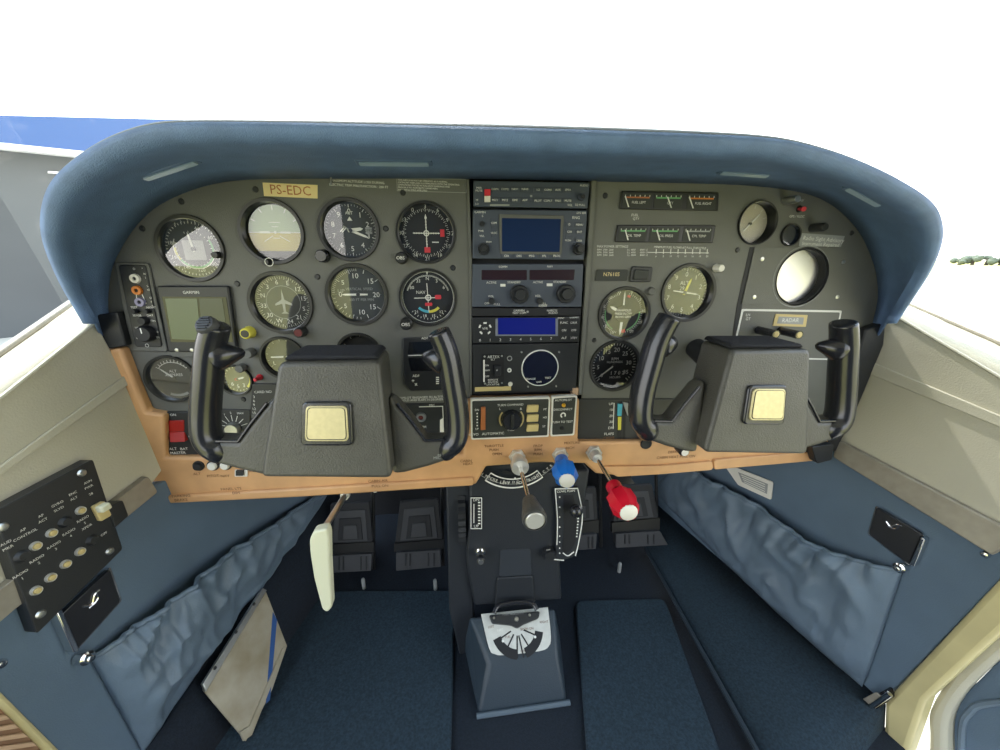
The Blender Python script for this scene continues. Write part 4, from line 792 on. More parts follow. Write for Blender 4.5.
for x, y in ((177, 350), (192, 350)): b = B(); b.lathe(P0.m(x, y, .006), [(0, .0015), (.0022, .001), (.0024, 0)], 12); b.build('screw', 'silver', t)

# ================================================ RADIOS
def unit(name, label, q, cat='radio', m='radio', h=.004, r_=1.2):
    t = thing(name, label, cat, P0.q(*q[3])); b = B(); b.px(P0, rq(q, r_), h, -.011); b.build('faceplate', m, t, bevel=.0008); return t
def words(t, L, h, hp=2.2, m='white', name='lettering'):
    b = B()
    for e in L: ptext(b, P0, e[0], e[1], e[2], e[3] if len(e) > 3 else hp, h)
    return b.build(name, m, t)
def rknob(t, x, y, rp, h0=.004, L=.012, m='black', nm='knob', inner=True):
    Mx = P0.m(x, y, h0); r_ = P0.r(x, y, rp); b = B(); b.lathe(Mx, [(0, L*.6), (r_*.9, L*.6), (r_, L*.5), (r_, 0)], 28, rib=.05); o = b.build(nm, m, t)
    if inner: b = B(); b.lathe(Mx, [(0, L), (r_*.55, L), (r_*.62, L*.9), (r_*.62, L*.6)], 24, rib=.05); b.build('inner_knob', 'black', o)
    return o
def btn(t, q, h=.0055, m='radio', nm='button'): b = B(); b.px(P0, q, h, .003); return b.build(nm, m, t, bevel=.0004)
R4 = lambda x0, y0, x1, y1: [(x0, y0), (x1, y0), (x1, y1), (x0, y1)]
t = unit('audio_selector', 'top radio of the stack, an audio selector with red and white switch', [(473.5, 180.5), (590, 182.5), (587.5, 208.5), (473.5, 206.5)])
btn(t, R4(484.5, 189, 490.5, 195.5), .007, 'redp', 'red_rocker'); btn(t, R4(484.5, 195.8, 490.5, 202), .006, 'whitep', 'white_rocker')
for k in range(4):
    for j in range(2): btn(t, R4(491.5+k*10, 187 + j*10.5, 500.5+k*10, 192 + j*10.5), .005, 'radio'); btn(t, R4(533.5+k*9.8, 187.5 + j*10.5, 542+k*9.8, 192.5 + j*10.5), .005, 'radio')
words(t, [(479, 188, 'MKR'), (479, 190.8, 'MUTE'), (477, 200, 'HI', 2), (477, 204, 'LO', 2)] + [(495+k*10, 189.2, s) for k, s in enumerate(('COM1', 'COM2', 'NAV1', 'NAV2'))] + [(495+k*10, 200.2, s) for k, s in enumerate(('MIC1', 'MIC2', 'DME', 'ADF'))] + [(538+k*10, 189.9, s) for k, s in enumerate(('1-2', 'COM3', 'AUX', 'SPKR'))] + [(538+k*10, 200.8, s) for k, s in enumerate(('PILOT', 'COPLT', 'PASS', 'MUTE'))] + [(584, 185.5, 'AUDIO'), (570, 205.2, 'VOL'), (580, 205, 'SQ PULL')], .0053)
b = B(); b.px(P0, R4(490, 204.3, 509.5, 205.9), .0045, .004); b.px(P0, R4(530.3, 195, 532.3, 197), .0055, .004); b.build('white_marks', 'dim', t)
rknob(t, 581, 197.5, 3.6, .004, .010, 'radio', 'volume_knob')
t = unit('gps_receiver', 'gps receiver with large blue screen, second unit from top of the stack', [(473, 209.5), (587.5, 210.5), (584, 260), (472.5, 258.5)])
b = B(); b.px(P0, rq([(499, 214), (564, 215.5), (561.5, 255), (500, 254)], 1), .0055, .003); b.build('screen_bezel', 'panel', t, bevel=.0005)
b = B(); b.px(P0, [(502, 218), (561, 219), (559.5, 252), (502, 251.5)], .0058, .005); b.build('screen', 'screen', t)
rknob(t, 483.5, 249, 5.8); rknob(t, 578, 249, 5.8); rknob(t, 482, 224, 2.6, L=.005, inner=False, nm='com_button'); 
for k, s in enumerate(('CDI', 'OBS', 'MSG', 'FPL', 'PROC')): btn(t, R4(502+k*12.6, 253.5, 511+k*12.6, 258.3)); 
for j in range(3): btn(t, R4(566.5, 222+j*7.2, 572.5, 226.5+j*7.2)); btn(t, R4(576, 222.3+j*7.2, 583, 226.8+j*7.2))
btn(t, R4(491.5, 219, 497, 227)); btn(t, R4(491.5, 229, 497, 237))
words(t, [(480, 212.3, 'GARMIN', 2.4), (482.5, 216, 'C', 2), (481, 231, 'PWR', 2), (482, 236, 'VOL', 2), (494, 223, 'COM', 2), (494, 233, 'VLOC', 2), (489, 242, 'PUSH', 1.8), (581, 213, 'GPS 430', 2.2), (576, 217.8, 'RNG', 3), (569.5, 224.5, 'D', 2.2), (579.5, 224.8, 'MENU', 2.2), (569.5, 231.8, 'CLR', 2.2), (579.5, 232, 'ENT', 2.2), (568, 240.5, 'PUSH', 2), (579, 240.8, 'CRSR', 2)] + [(506.5+k*12.6, 256, s, 2.2) for k, s in enumerate(('CDI', 'OBS', 'MSG', 'FPL', 'PROC'))], .0062)
t = unit('nav_com_radio', 'dual navigation and communication radio with two dark maroon displays, third in the stack', [(472.5, 264), (583.5, 264), (581.5, 307), (472, 307)])
b = B(); b.px(P0, rq(R4(481.5, 270, 527, 280), 1), .0048, .003); b.build('display', 'maroond', t, bevel=.0004); b = B(); b.px(P0, rq([(529.5, 270), (575, 269.5), (574, 280), (529.5, 280)], 1), .0048, .003); b.build('display', 'maroond', t, bevel=.0004)
rknob(t, 519, 294, 9, L=.014); rknob(t, 565, 293.5, 9, L=.014); rknob(t, 491.5, 301, 3, L=.008, inner=False); rknob(t, 539.5, 301, 3, L=.008, inner=False)
b = B(); b.px(P0, R4(500.5, 284, 505.5, 286.6), .006, .004); b.px(P0, R4(547, 283.5, 552.5, 286.2), .006, .004); b.build('flip_buttons', 'white', t)
words(t, [(503, 267, 'COMM', 2.2), (550, 266.6, 'NAV', 2.2), (491.5, 282.7, 'ACTIVE'), (514, 282.4, 'STANDBY'), (538, 282.3, 'ACTIVE'), (560, 282, 'STANDBY'), (491, 296.3, 'VOL'), (487, 303.5, 'OFF'), (497, 304.4, 'PULL'), (538, 296, 'VOL'), (543, 303.7, 'PULL'), (543, 306, 'IDENT')], .0046, 2.3)
t = unit('switch_strip', 'thin black strip with two white words between the dual radio and blue display', [(472, 308), (581.5, 308), (581, 316), (472, 316.3)], 'control strip', 'dark')
words(t, [(519, 310.6, 'GARMIN'), (519.5, 313, 'NAV COM'), (552, 310.6, 'NARCO'), (553, 313, 'AUDIO')], .0044, 2.2); b = B(); b.lathe(P0.m(527.5, 311.5, .004), [(0, .003), (.0015, .002), (.0015, 0)], 10); b.build('stud', 'dim', t)
t = unit('transponder', 'transponder with bright blue strip display and digit buttons, middle of the stack', [(472, 317.5), (580.5, 316.5), (579, 342), (472.5, 343.5)], m='black')
b = B(); b.px(P0, R4(495.5, 318.5, 558, 336), .0048, .003); b.build('display_frame', 'dim2', t, bevel=.0004); b = B(); b.px(P0, R4(498, 318, 555.5, 334.5), .0054, .003); b.build('display', 'screenb', t)
Mx = P0.m(485, 328.5, .004); b = B(); r_ = P0.r(485, 328, 5)
for a in (0, 65, 135, 225, 295): b.arc(Mx, a-16, a+16, r_*.95, r_*1.3, .0012, n=5)
b.text(Mx, 'VFR', r_*.5, 0, 0, .0012); b.build('ring_buttons', 'white', t)
for j in range(3):
    for k in range(2): btn(t, R4(561 + k*9.8, 320.5 + j*7.6, 567.5 + k*9.8, 325 + j*7.6), .0052, 'black')
words(t, [(561, 318.2, 'IDENT', 1.8), (574, 317.6, 'GARMIN', 1.8)] + [(564 + k*9.8, 322.8 + j*7.6, s, 2.2) for j, r__ in enumerate((('FUNC', 'CRSR'), ('ON', 'OFF'), ('ALT', 'STBY'))) for k, s in enumerate(r__)] + [(480 + k*10.15, 340.5 - k*.25, str((8, 7, 6, 5, 4, 3, 2, 1)[-1-k] - 1), 2.8) for k in range(8)], .0056)
t = unit('round_display_unit', 'black unit with white ringed round screen and small switch plate, lower stack', [(472.5, 344.5), (579, 343), (576, 391), (473, 394)], 'display', m='black')
Mx = P0.m(540, 368, .004); r_ = P0.r(540, 368, 18)
b = B(); b.lathe(Mx, [(r_*.94, 0), (r_*.94, .0012), (r_*.985, .0012), (r_*1.0, 0)], 48); b.build('white_ring', 'white', t)
b = B(); b.lathe(Mx, [(0, .001), (r_*.94, .0008)], 48); b.build('screen', 'screenk2', t)
for x, y in ((521.5, 352), (559, 352), (528, 386.5), (556, 386)): b = B(); b.lathe(P0.m(x, y, .004), [(0, .002), (.0012, .002), (.0014, 0)], 10); b.build('stud', 'dim', t)
words(t, [(531, 379, 'RANGE', 2), (548, 378, 'TEST', 2), (539, 382, 'GAIN', 1.6)], .0054)
b = B(); b.px(P0, R4(482, 354, 504, 386.5), .005, .003); s_ = b.build('switch_plate', 'dark', t, bevel=.0004)
b = B(); b.px(P0, R4(494.5, 366, 501, 376), .009, .004); b.build('rocker', 'black', s_, bevel=.0006)
b = B(); b.px(P0, R4(483.2, 360, 484.8, 382), .0054, .005)
for x, y, s, z_ in ((493.5, 357, 'ARTEX', 2.8), (493, 359.6, 'ELT', 2), (486.8, 365.5, 'ON', 1.8), (487.2, 370.5, 'ARM', 1.8), (487, 376.5, 'OFF', 1.8), (493, 380, 'REMOTE', 1.9), (493, 382.3, 'SWITCH', 1.9), (493, 384.6, 'LOCATOR', 1.9)): ptext(b, P0, x, y, s, z_, .0054)
ptext(b, P0, 497, 370, 'o', 2.4, .0093); b.build('lettering', 'white', s_)
for x, y in ((484.6, 356.5), (501.8, 356), (485, 383.5), (501.8, 383)): b = B(); b.lathe(P0.m(x, y, .005), [(0, .001), (.0013, .0007), (.0014, 0)], 10); b.build('screw', 'silver', s_)
for x, y, a, c in ((509.5, 358.2, .0025, .0036), (509.3, 370, .0014, .0030)): b = B(); b.lathe(P0.m(x, y, .004), [(a, 0), (a, .002), (c, .002), (c, 0)], 18); b.build('jack_ring', 'dim' if y < 360 else 'white', t)
b = B(); b.lathe(P0.m(510.3, 384, .004), [(0, .002), (.003, .0015), (.0033, 0)], 16); b.build('white_button', 'whitep', t)
b = B(); b.px(P0, [(475, 387.6), (511, 386.4), (511, 390.4), (475, 391.6)], .0062, .004); tag(b.build('label_strip', 'cream'), 'pale cream label strip under the small switch plate of the stack', 'label')
# autopilot
def framed(name, label, q):
    t = thing(name, label, 'control panel', P0.q(*q[3])); b = B(); b.px(P0, rq(q, 2), .018, .010); b.build('white_frame', 'whitep', t, bevel=.0006)
    c = (sum(p[0] for p in q)/4, sum(p[1] for p in q)/4); b = B(); b.px(P0, rq([(x + (1.7 if x < c[0] else -1.7), y + (1.7 if y < c[1] else -1.7)) for x, y in q], 1.5), .0186, .014); b.build('faceplate', 'face', t); return t
t = framed('autopilot_controller', 'white framed autopilot controller with knob and three cream buttons', [(470.5, 399.5), (550.5, 397.3), (549, 437), (471, 440)])
b = B(); b.px(P0, [(481, 407.5), (485.5, 407.3), (485.5, 430), (480.5, 430.5)], .0215, .018); b.build('pitch_wheel', 'amber', t, bevel=.0008)
Mx = P0.m(511.5, 419, .0186); r_ = P0.r(511, 419, 11)
b = B(); b.arc(Mx, -125, -50, r_*.9, r_*1.02, .0004); b.arc(Mx, 50, 135, r_*.9, r_*1.02, .0004); b.build('scale_arc', 'cream', t)
b = B(); b.lathe(Mx, [(0, .010), (r_*.70, .010), (r_*.78, .007), (r_*.82, 0)], 30, rib=.04); kk = b.build('turn_knob', 'yokeb', t); b = B(); b.box(Mx, 0, r_*.1, r_*.22, r_*1.1, .014, .009, .0012); b.build('grip_bar', 'black', kk, bevel=.0008)
for y in (404.2, 413.8, 423.5): b = B(); b.px(P0, rq([(527.5, y+1.5), (539, y+1), (538.2, y+8), (526.5, y+8.5)], 1), .0225, .018); b.build('button', 'cream', t, bevel=.0008)
words(t, [(510.5, 405, 'TURN COMMAND', 2.2), (500, 409, 'L', 2.4), (521, 409, 'R', 2.4), (486, 434, 'NAVO   AUTOMATIC', 2.6), (477, 410, 'DN', 2), (477, 429, 'UP', 2), (545, 409.5, 'PT', 2), (545, 417.5, 'HD', 2), (544, 426.5, 'ST', 2), (511, 430, 'PULL', 2)], .0189)
b = B(); 
for k in range(5): b.px(P0, R4(476.6, 413 + k*3, 477.8, 414.2 + k*3), .0189, .0186)
b.build('dot_scale', 'white', t)
t = framed('trim_test_panel', 'small white framed panel with amber lamp right of the autopilot controller', [(552, 397), (577.5, 395.5), (574.5, 435.5), (550.5, 436.7)])
b = B(); b.lathe(P0.m(563.5, 405, .0186), [(0, .004), (.002, .0035), (.0028, .001), (.0028, 0)], 16); b.build('amber_lamp', 'yelm2', t)
b = B(); b.arc(P0.m(563, 415, .0186), -160, 130, .0022, .0042, .0006, n=20); b.build('white_hook_mark', 'white', t)
b = B(); b.lathe(P0.m(562, 428, .0186), [(0, .0015), (.0022, .0015), (.0028, 0)], 16); b.build('socket', 'dark', t)
words(t, [(563.5, 400.2, 'AUTOPILOT', 2.2), (563, 409.5, 'DISCONNECT', 2.1), (562.5, 422, 'PUSH TO TEST', 2.2)], .0189)
b = B(); b.px(P0, [(572.5, 388), (578.5, 388), (578, 395), (572.5, 395)], .004, -.01); tag(b.build('bracket_tab', 'slats'), 'tiny tan bracket tab at lower right corner of the radio stack', 'bracket')

# ================================================ TAN PANEL CONTROLS
PT = .012
for lb, x, y, m_, rp in (('small dark jack at far left of the switch row on the tan panel', 199, 465.5, 'dark', 3.4), ('round white breaker button in black ring on the tan panel, beside the dark jack', 213.5, 465, 'whitep', 3.6), ('round white breaker button half under the left yoke', 226, 464.5, 'whitep', 3.6)):
    P = P0.q(x, y, PT); t = thing('panel_button', lb, 'button', P); Mx = P0.fm(P); r_ = P0.r(x, y, rp)
    b = B(); b.lathe(Mx, [(r_*1.0, 0), (r_*1.35, 0), (r_*1.3, .002), (r_, .002)], 24, closed=True); b.build('ring', 'black', t); b = B(); b.lathe(Mx, [(0, .006), (r_*.85, .0055), (r_, .004), (r_, 0)], 24); b.build('cap', m_, t)
t = thing('slide_switch', 'dark and white rocker on the tan panel just left of the yoke pad', 'switch', P0.q(241, 476, PT)); b = B(); b.px(P0, rq(R4(234.5, 470, 247.5, 476.8), 1), PT+.002, PT); b.build('frame', 'whitep', t, bevel=.0005); b = B(); b.px(P0, R4(235.5, 471, 243, 476), PT+.005, PT+.001); b.build('rocker', 'black', t, bevel=.0006)
b = B(); b.lathe(P0.m(646, 443.5, PT), [(0, .0006), (.0065, .0006), (.0075, .001), (.0085, .002), (.009, 0)], 28); tag(b.build('lighter_socket', 'dark'), 'black round socket hole in the tan panel between red control and right yoke', 'socket')
t = thing('pull_knob', 'black pull knob with white face peeking out below the right yoke', 'knob', P0.q(676, 446, PT)); b = B(); Mx = P0.m(674, 443, PT); b.lathe(Mx, [(0, .03), (.006, .03), (.0075, .027), (.0065, .012), (.004, .010), (.004, 0)], 24); b.build('knob_body', 'black', t); b = B(); b.lathe(Mx, [(0, .0306), (.0055, .0302), (.0055, .029)], 20); b.build('knob_face', 'whitep', t)
b = B(); b.lathe(PL((0, 0, 0), (0, 0, -1), (1, 0, 0)).fm(P0.q(375, 488.5, .006)), [(0, .006), (.003, .005), (.004, .002), (.004, -.004)], 14); tag(b.build('stud', 'whitep'), 'tiny white stud under the tan panel edge below left yoke', 'stud')
# push-pull controls
def pushpull(name, label, root, knobpx, rod_r, kind, shift=0):
    y0 = -PT; P = P0.q(*root, PT); d = ray(*knobpx)
    # knob centre: where the ray passes closest to the line through P pointing backward (slightly drooped)
    best = None
    for k in range(20, 260):
        yy = P.y - k/1000; q = CAM + d*((yy-CAM.y)/d.y); e = abs(q.z-P.z) 
        if best is None or e < best[0]: best = (e, q)
    E = best[1]; ax = (E - P).normalized(); PP = PL(P, ax, (1, 0, 0)); Mx = PP.fm(P); L = (E-P).length
    t = thing(name, label, 'control knob', P)
    b = B(); b.lathe(Mx, [(0, .004), (.0125, .004), (.0125, 0), (0, 0)], 6); b.lathe(Mx @ Matrix.Translation((0, 0, .004)), [(0, .003), (.0105, .003), (.011, 0)], 24); b.build('mounting_nut', 'silverl', t)
    return t, Mx, L
t, Mx, L = pushpull('throttle_control', 'throttle, black knob with silver end on a long steel rod', (517, 456), (535, 521), .0, 0)
b = B(); b.lathe(Mx, [(0, .034), (.0115, .034), (.0125, .032), (.0125, .022), (.009, .020), (.009, .005), (0, .005)], 28); b.build('friction_lock', 'silverl', t)
b = B(); b.lathe(Mx, [(.0028, .03), (.0028, L-.03)], 14); b.build('rod', 'chrome', t)
b = B(); b.lathe(Mx, [(0, L-.040), (.006, L-.040), (.0085, L-.037), (.0105, L-.025), (.0135, L-.010), (.0142, L-.004), (.0135, L), (.0118, L+.0005)], 32); b.build('knob', 'yoke', t)
b = B(); b.lathe(Mx, [(0, L+.001), (.010, L+.001), (.0118, L-.001)], 32); b.build('knob_end', 'silverl', t)
b = B(); b.lathe(Mx, [(.0118, L+.0008), (.0132, L+.0004)], 32); b.build('end_ring', 'dim3', t)
def ribbed(t, Mx, L, m_, endm):
    b = B(); b.lathe(Mx, [(0, L-.055), (.0085, L-.055), (.0100, L-.053), (.0100, L-.038), (.0105, L-.036), (.0145, L-.032)], 24)
    prof = []; b.lathe(Mx, [(.0135, L-.034), (.0170, L-.030), (.0175, L-.013), (.0145, L-.006), (.0118, L-.001), (.0118, L)], 16, rib=-.14); b.build('knob', m_, t, ang=25)
    b = B(); b.lathe(Mx, [(0, L+.0015), (.0090, L+.0012), (.0105, L), (.0105, L-.002)], 28); b.build('knob_end', endm, t)
t, Mx, L = pushpull('propeller_control', 'bright blue ribbed propeller knob with white button end', (560, 454), (567, 481), .0, 0)
ribbed(t, Mx, L, 'blue', 'whitep'); b = B(); b.lathe(Mx, [(0, .016), (.008, .016), (.009, .014), (.009, .005), (0, .005)], 24); b.build('collar', 'silverl', t)
t, Mx, L = pushpull('mixture_control', 'bright red ribbed mixture knob on a steel rod', (593.5, 452), (629, 513), .0, 0)
b = B(); b.lathe(Mx, [(0, .020), (.007, .020), (.008, .017), (.009, .006), (0, .005)], 24); b.build('collar', 'silverl', t)
b = B(); b.lathe(Mx, [(.0028, .01), (.0028, L-.045)], 14); b.build('rod', 'chrome', t); ribbed(t, Mx, L, 'red', 'whitep')
# parking brake: rod and flat ivory handle
t = thing('parking_brake_handle', 'long ivory parking brake handle hanging from a steel rod', 'handle', P0.q(346, 497, -.01))
Pa = P0.q(346, 494, -.005); QH = PL((0, -.10, 0), (0, -1, 0), (1, 0, 0)); Pb = QH.q(321, 534)
b = B(); b.tube([Pa, lerp(Pa, Pb, .96)], .0042, 12); b.build('rod', 'silver', t)
b = B(); b.tube([Pa + (Pb-Pa)*.0, lerp(Pa, Pb, .07)], .0065, 12); b.build('rod_ferrule', 'silverl', t)
b = B(); b.px(QH, rq([(309, 541), (313, 532), (327, 529), (329, 536), (329.5, 560), (331, 590), (332, 608), (327, 613), (322, 610), (314, 580), (310, 555)], 3), .006, -.008); b.build('grip', 'bone', t, bevel=.004, bseg=3)

# ================================================ PEDESTAL
PE = yz(.035, Z-.33, .0, Z-.575)
t = thing('centre_pedestal', 'dark centre pedestal between the footwells holding levers and trim wheel', 'pedestal', V((.07, .02, 0)))
b = B(); b.px(PE, [(470, 474), (590, 470), (586, 500), (560, 560), (562, 600), (474, 606), (466, 560)], 0, -.10); b.build('column', 'ped', t, bevel=.004)
b = B(); b.px(PE, rq([(500, 550), (531, 549), (532, 575), (499, 577)], 3), .0015, 0); b.build('cover_patch', 'pedl', t, bevel=.0008)
b = B(); b.px(PE, rq([(497, 578), (533, 576), (536, 612), (494, 616)], 3), .004, 0); b.build('lower_boss', 'ped', t, bevel=.003)
b = B(); b.px(PE, [(446, 486), (470, 486), (474, 618), (480, 660), (462, 666), (449, 610)], -.010, -.05); b.build('side_flank', 'ped', t, bevel=.003)
# arc scale
b = B(); C0 = PE.m(514, 430, .012); ra = PE.r(514, 440, 55, .012)
b2 = B(); b2.arc(C0, 120, 240, ra*.4, ra*1.0, 0, n=30); o = b2.build('arc_plate', 'ped', t, solid=.004)
b2 = B(); b2.arc(C0, 128, 232, ra*.985, ra*.995, .0012, n=30); b2.build('arc_line', 'dim', t)
# rudder trim scale (white outlined arc)
b = B(); Mr = PE.m(514, 442, .016); r1 = PE.r(514, 450, 46, .016)
b.arc(Mr, 143, 217, r1*.99, r1*1.02, .0006); b.arc(Mr, 143, 217, r1*.80, r1*.825, .0006)
for a in (143, 217): p, q = pol(a, r1*.8), pol(a, r1*1.02); b.line(Mr, *p, *q, .001, .0006)
for i, s in enumerate('NOSE LEFT   NOSE RIGHT'):
    a = 214 - i*3.25; p = pol(a, r1*.91); b.text(Mr, s, .0052, p[0], p[1], .0006, rot=180-a+0)
b.build('trim_scale', 'white', t)
b = B(); b.arc(Mr, 160, 200, r1*.64, r1*.70, .0007); b.build('pointer_slot', 'dark', t)
b = B(); b.lathe(PE.m(515, 478, .0175), [(0, .001), (.0014, .0006), (.0014, 0)], 10); b.build('pointer_dot', 'white', t)
b = B(); 
for i, s in enumerate('TRIM   RUDDER   CTRL'): a = 226 - i*5; p = pol(a, ra*.955); b.text(C0, s, .0045, p[0], p[1], .0012, rot=180-a)
b.build('arc_lettering', 'white', t)
# left small placard
b = B(); b.px(PE, [(470, 497), (482.5, 497), (482.5, 529.5), (470.5, 529.5)], .002, 0); s_ = b.build('trim_placard', 'dark', t); b = B()
for q in (R4(470.6, 497.6, 482, 498.3), R4(470.6, 528.3, 482, 529), R4(470.6, 498, 471.3, 529), R4(481.3, 498, 482, 529)): b.px(PE, q, .0024, .002)
for k in range(8): b.px(PE, R4(478, 502 + k*3, 480.4, 503.2 + k*3), .0024, .002)
b.text(PE.m(476.3, 500, .0024), 'DN', .005, h=0); b.text(PE.m(476.3, 526.3, .0024), 'UP', .005, h=0); b.px(PE, R4(473.5, 504, 474.3, 523), .0024, .002); b.build('lettering', 'white', s_)
# primer / screw knob
b = B(); Mx = PE.m(480, 551, 0); b.lathe(Mx, [(0, .005), (.0085, .005), (.0095, 0)], 6); b.lathe(Mx @ Matrix.Translation((0, 0, .005)), [(0, .012), (.0055, .012), (.006, 0)], 20); kk = b.build('primer_body', 'chrome', t)
b = B(); b.lathe(Mx @ Matrix.Translation((0, 0, .017)), [(0, .012), (.0035, .0118), (.0062, .010), (.0066, .004), (.005, 0), (0, 0)], 20, rib=.05); b.build('primer_knob', 'black', kk); b = B(); b.lathe(Mx @ Matrix.Translation((0, 0, .029)), [(0, .001), (.0042, .0006), (.0045, -.001)], 20); b.build('primer_cap', 'silver', kk)
# trim wheel
t = thing('elevator_wheel', 'ribbed black elevator trim wheel edge on the left of the pedestal', 'wheel', V((.0, .05, .1)))
c = PE.q(462, 522, 0); cw = V((c.x, c.y + .058, c.z - .012)); b = B(); Mw = Matrix.Translation(cw) @ Matrix.Rotation(R(90), 4, 'Y')
t.location = cw
b.lathe(Mw, [(.05, -.006), (.068, -.006), (.068, .006), (.05, .006)], 72, closed=True, rib=-.05); b.build('rim', 'black', t, ang=20)
b = B(); b.lathe(Mw, [(0, -.003), (.052, -.003), (.052, .003), (0, .003)], 40); b.build('disc', 'dark', t)
# cowl flap quadrant
t = thing('cowl_flap_lever', 'black ball lever in a white outlined curved slot right of the pedestal', 'lever', PE.q(570, 555, 0))
out = s2([(555, 489), (556.5, 520), (556, 548), (553.5, 559), (573, 557), (580, 540), (583.5, 515), (579, 488)], 3)
b = B(); b.px(PE, out, .008, .0004); b.build('quadrant', 'ped', t, bevel=.001)
b = B(); b.px(PE, s2([(563, 495), (564, 530), (562, 550), (570, 551), (577, 536), (577, 512), (573, 495)], 3), .0086, .006); b.build('slot', 'dark', t)
def lw(b, pl, pts, wpx, h1, h0):
    for (x0, y0), (x1, y1) in zip(pts, pts[1:]):
        L = math.hypot(x1-x0, y1-y0) or 1; nx, ny = -(y1-y0)/L*wpx/2, (x1-x0)/L*wpx/2; b.px(pl, [(x0+nx, y0+ny), (x1+nx, y1+ny), (x1-nx, y1-ny), (x0-nx, y0-ny)], h1, h0)
b = B(); lw(b, PE, s2([(555.3, 489.5), (557.5, 520), (557, 545)], 4), .8, .0090, .008); lw(b, PE, s2([(578, 489.5), (582.5, 515), (579, 541), (575.5, 556)], 4), .9, .0090, .008); lw(b, PE, s2([(563, 553), (568, 556), (574, 552)], 4), .9, .0090, .008); lw(b, PE, [(554, 559.5), (564, 560.5)], .9, .0088, .008); lw(b, PE, [(555, 489), (578, 488.5)], .9, .0090, .008)
for y in (497, 507, 517, 527, 536, 542, 548, 553): b.lathe(PE.m(559.6, y, .008), [(0, .001), (.0012, .0008), (.0012, 0)], 8)
for k in range(7): b.px(PE, R4(577.5 - k*.25, 518 + k*3, 579 - k*.25, 519.2 + k*3), .0090, .008)
ptext(b, PE, 566, 491.3, 'COWL FLAPS', 2.2, .0088); b.build('white_marks', 'white', t)
b = B(); Pk = PE.q(572, 508, .02); b.tube([PE.q(571, 512, -.004), Pk], .0022, 8); b.build('lever_arm', 'bezel', t); b = B(); bmesh.ops.create_uvsphere(b.bm, u_segments=24, v_segments=14, radius=PE.r(576, 510, 6.2, .025), matrix=Matrix.Translation(PE.q(576, 511, .025))); b.build('ball_knob', 'yokeb', t)
t = thing('rotary_knob', 'black lobed knob at lower left of the curved lever slot', 'knob', PE.q(548, 550, 0)); b = B(); b.lathe(PE.m(548, 551, 0), [(0, .016), (.008, .016), (.0095, .013), (.0095, 0)], 12, rib=.15); b.build('knob', 'black', t); b = B(); b.line(PE.m(548, 551, .0165), -.003, .002, .004, .002, .0012, 0); b.build('knob_mark', 'dim', t)
# ---- base console with fuel selector
SE = yz(.005, Z-.572, -.058, Z-.611)
t = thing('base_console', 'low grey blue console block on the floor at the foot of the pedestal', 'console', V((.05, -.05, 0)))
def Q3(px, py, y): d = ray(px, py); return CAM + d*((y-CAM.y)/d.y)
top = [SE.q(469, 617), SE.q(555, 608), SE.q(558, 656), SE.q(489, 664)]
FB = PL((0, -.118, 0), (0, -1, 0), (1, 0, 0)); bl, br = FL.q(478, 717), FL.q(567, 703)
b = B(); v = [b.bm.verts.new(p) for p in top]; w = [b.bm.verts.new(p) for p in (V((top[0].x-.012, .012, .0)), V((top[1].x+.02, .012, .0)), V((br.x, br.y, 0)), V((bl.x, bl.y, 0)))]
b.face(v); b.face([v[3], v[2], w[2], w[3]]); b.face([v[0], v[3], w[3], w[0]]); b.face([v[2], v[1], w[1], w[2]]); b.face([v[1], v[0], w[0], w[1]]); b.face(w[::-1]); b.build('housing', 'base', t, bevel=.005, bseg=3)
b = B(); b.tube([V((bl.x-.002, bl.y-.001, .004)), V((br.x+.004, br.y-.002, .004))], .004, 8); b.build('foot_edge', 'strip2', t)
t = thing('fuel_selector', 'silver fuel selector plate with black handle on the base console', 'fuel selector', SE.q(517, 650))
b = B(); b.px(SE, s2([(481, 614), (489, 648), (495, 654), (505, 655), (540, 651), (549, 646), (551, 636), (548, 607)], 3), .003, 0); b.build('plate', 'platew', t, bevel=.0006)
Mx = SE.m(517, 627, .0032); u = (SE.q(527, 627) - SE.q(507, 627)).length/20
b = B(); b.arc(Mx, 104, 165, u*18, u*26, .0003); b.arc(Mx, 187, 250, u*18, u*26, .0003); 
for a in (115, 150, 172, 186, 215, 245): p, q = pol(a, u*7), pol(a, u*18 if a not in (172, 186) else u*25); b.line(Mx, *p, *q, u*1.3, .0003)
b.build('printed_arcs', 'dark', t)
b = B()
for x, y in ((503, 641), (535, 637)): b.lathe(SE.m(x, y, .0035), [(0, .001), (.002, .0006), (.002, 0)], 12)
ptext(b, SE, 500, 630, 'LEFT', 2.5, .0037); b.build('white_dots', 'white', t)
b = B(); ptext(b, SE, 527, 629, 'BOTH ON', 2.6, .0034); ptext(b, SE, 523, 651, 'OFF', 2.6, .0034); ptext(b, SE, 544, 622, 'RIGHT', 2.6, .0034); ptext(b, SE, 491, 627, 'LEFT', 2.6, .0034); ptext(b, SE, 508, 637, 'FUEL', 2.4, .0034); b.build('engraved_words', 'tand', t)
b = B(); b.px(SE, rq([(489, 615), (540, 611), (539, 618), (524, 624), (518, 628), (511, 625), (492, 623)], 2), .014, .003); hn = b.build('handle', 'black', t, bevel=.002)
b = B(); b.tube([SE.q(x, y, .018) for x, y in s2([(494, 613), (498, 606), (510, 603), (522, 602), (533, 604), (537, 610)], 4)], .004, 10); b.build('handle_loop', 'yokeb', hn)
for x, y, r_ in ((494, 618, .002), (529.5, 615, .0024), (516.5, 619, .004)): b = B(); b.lathe(SE.m(x, y, .0142), [(0, .0018), (r_*.7, .0015), (r_, 0)], 14); b.build('screw', 'silver', hn)
b = B(); ptext(b, SE, 513, 613.5, 'FUEL SELECTOR', 2.6, .0144); b.build('handle_lettering', 'dim', hn)
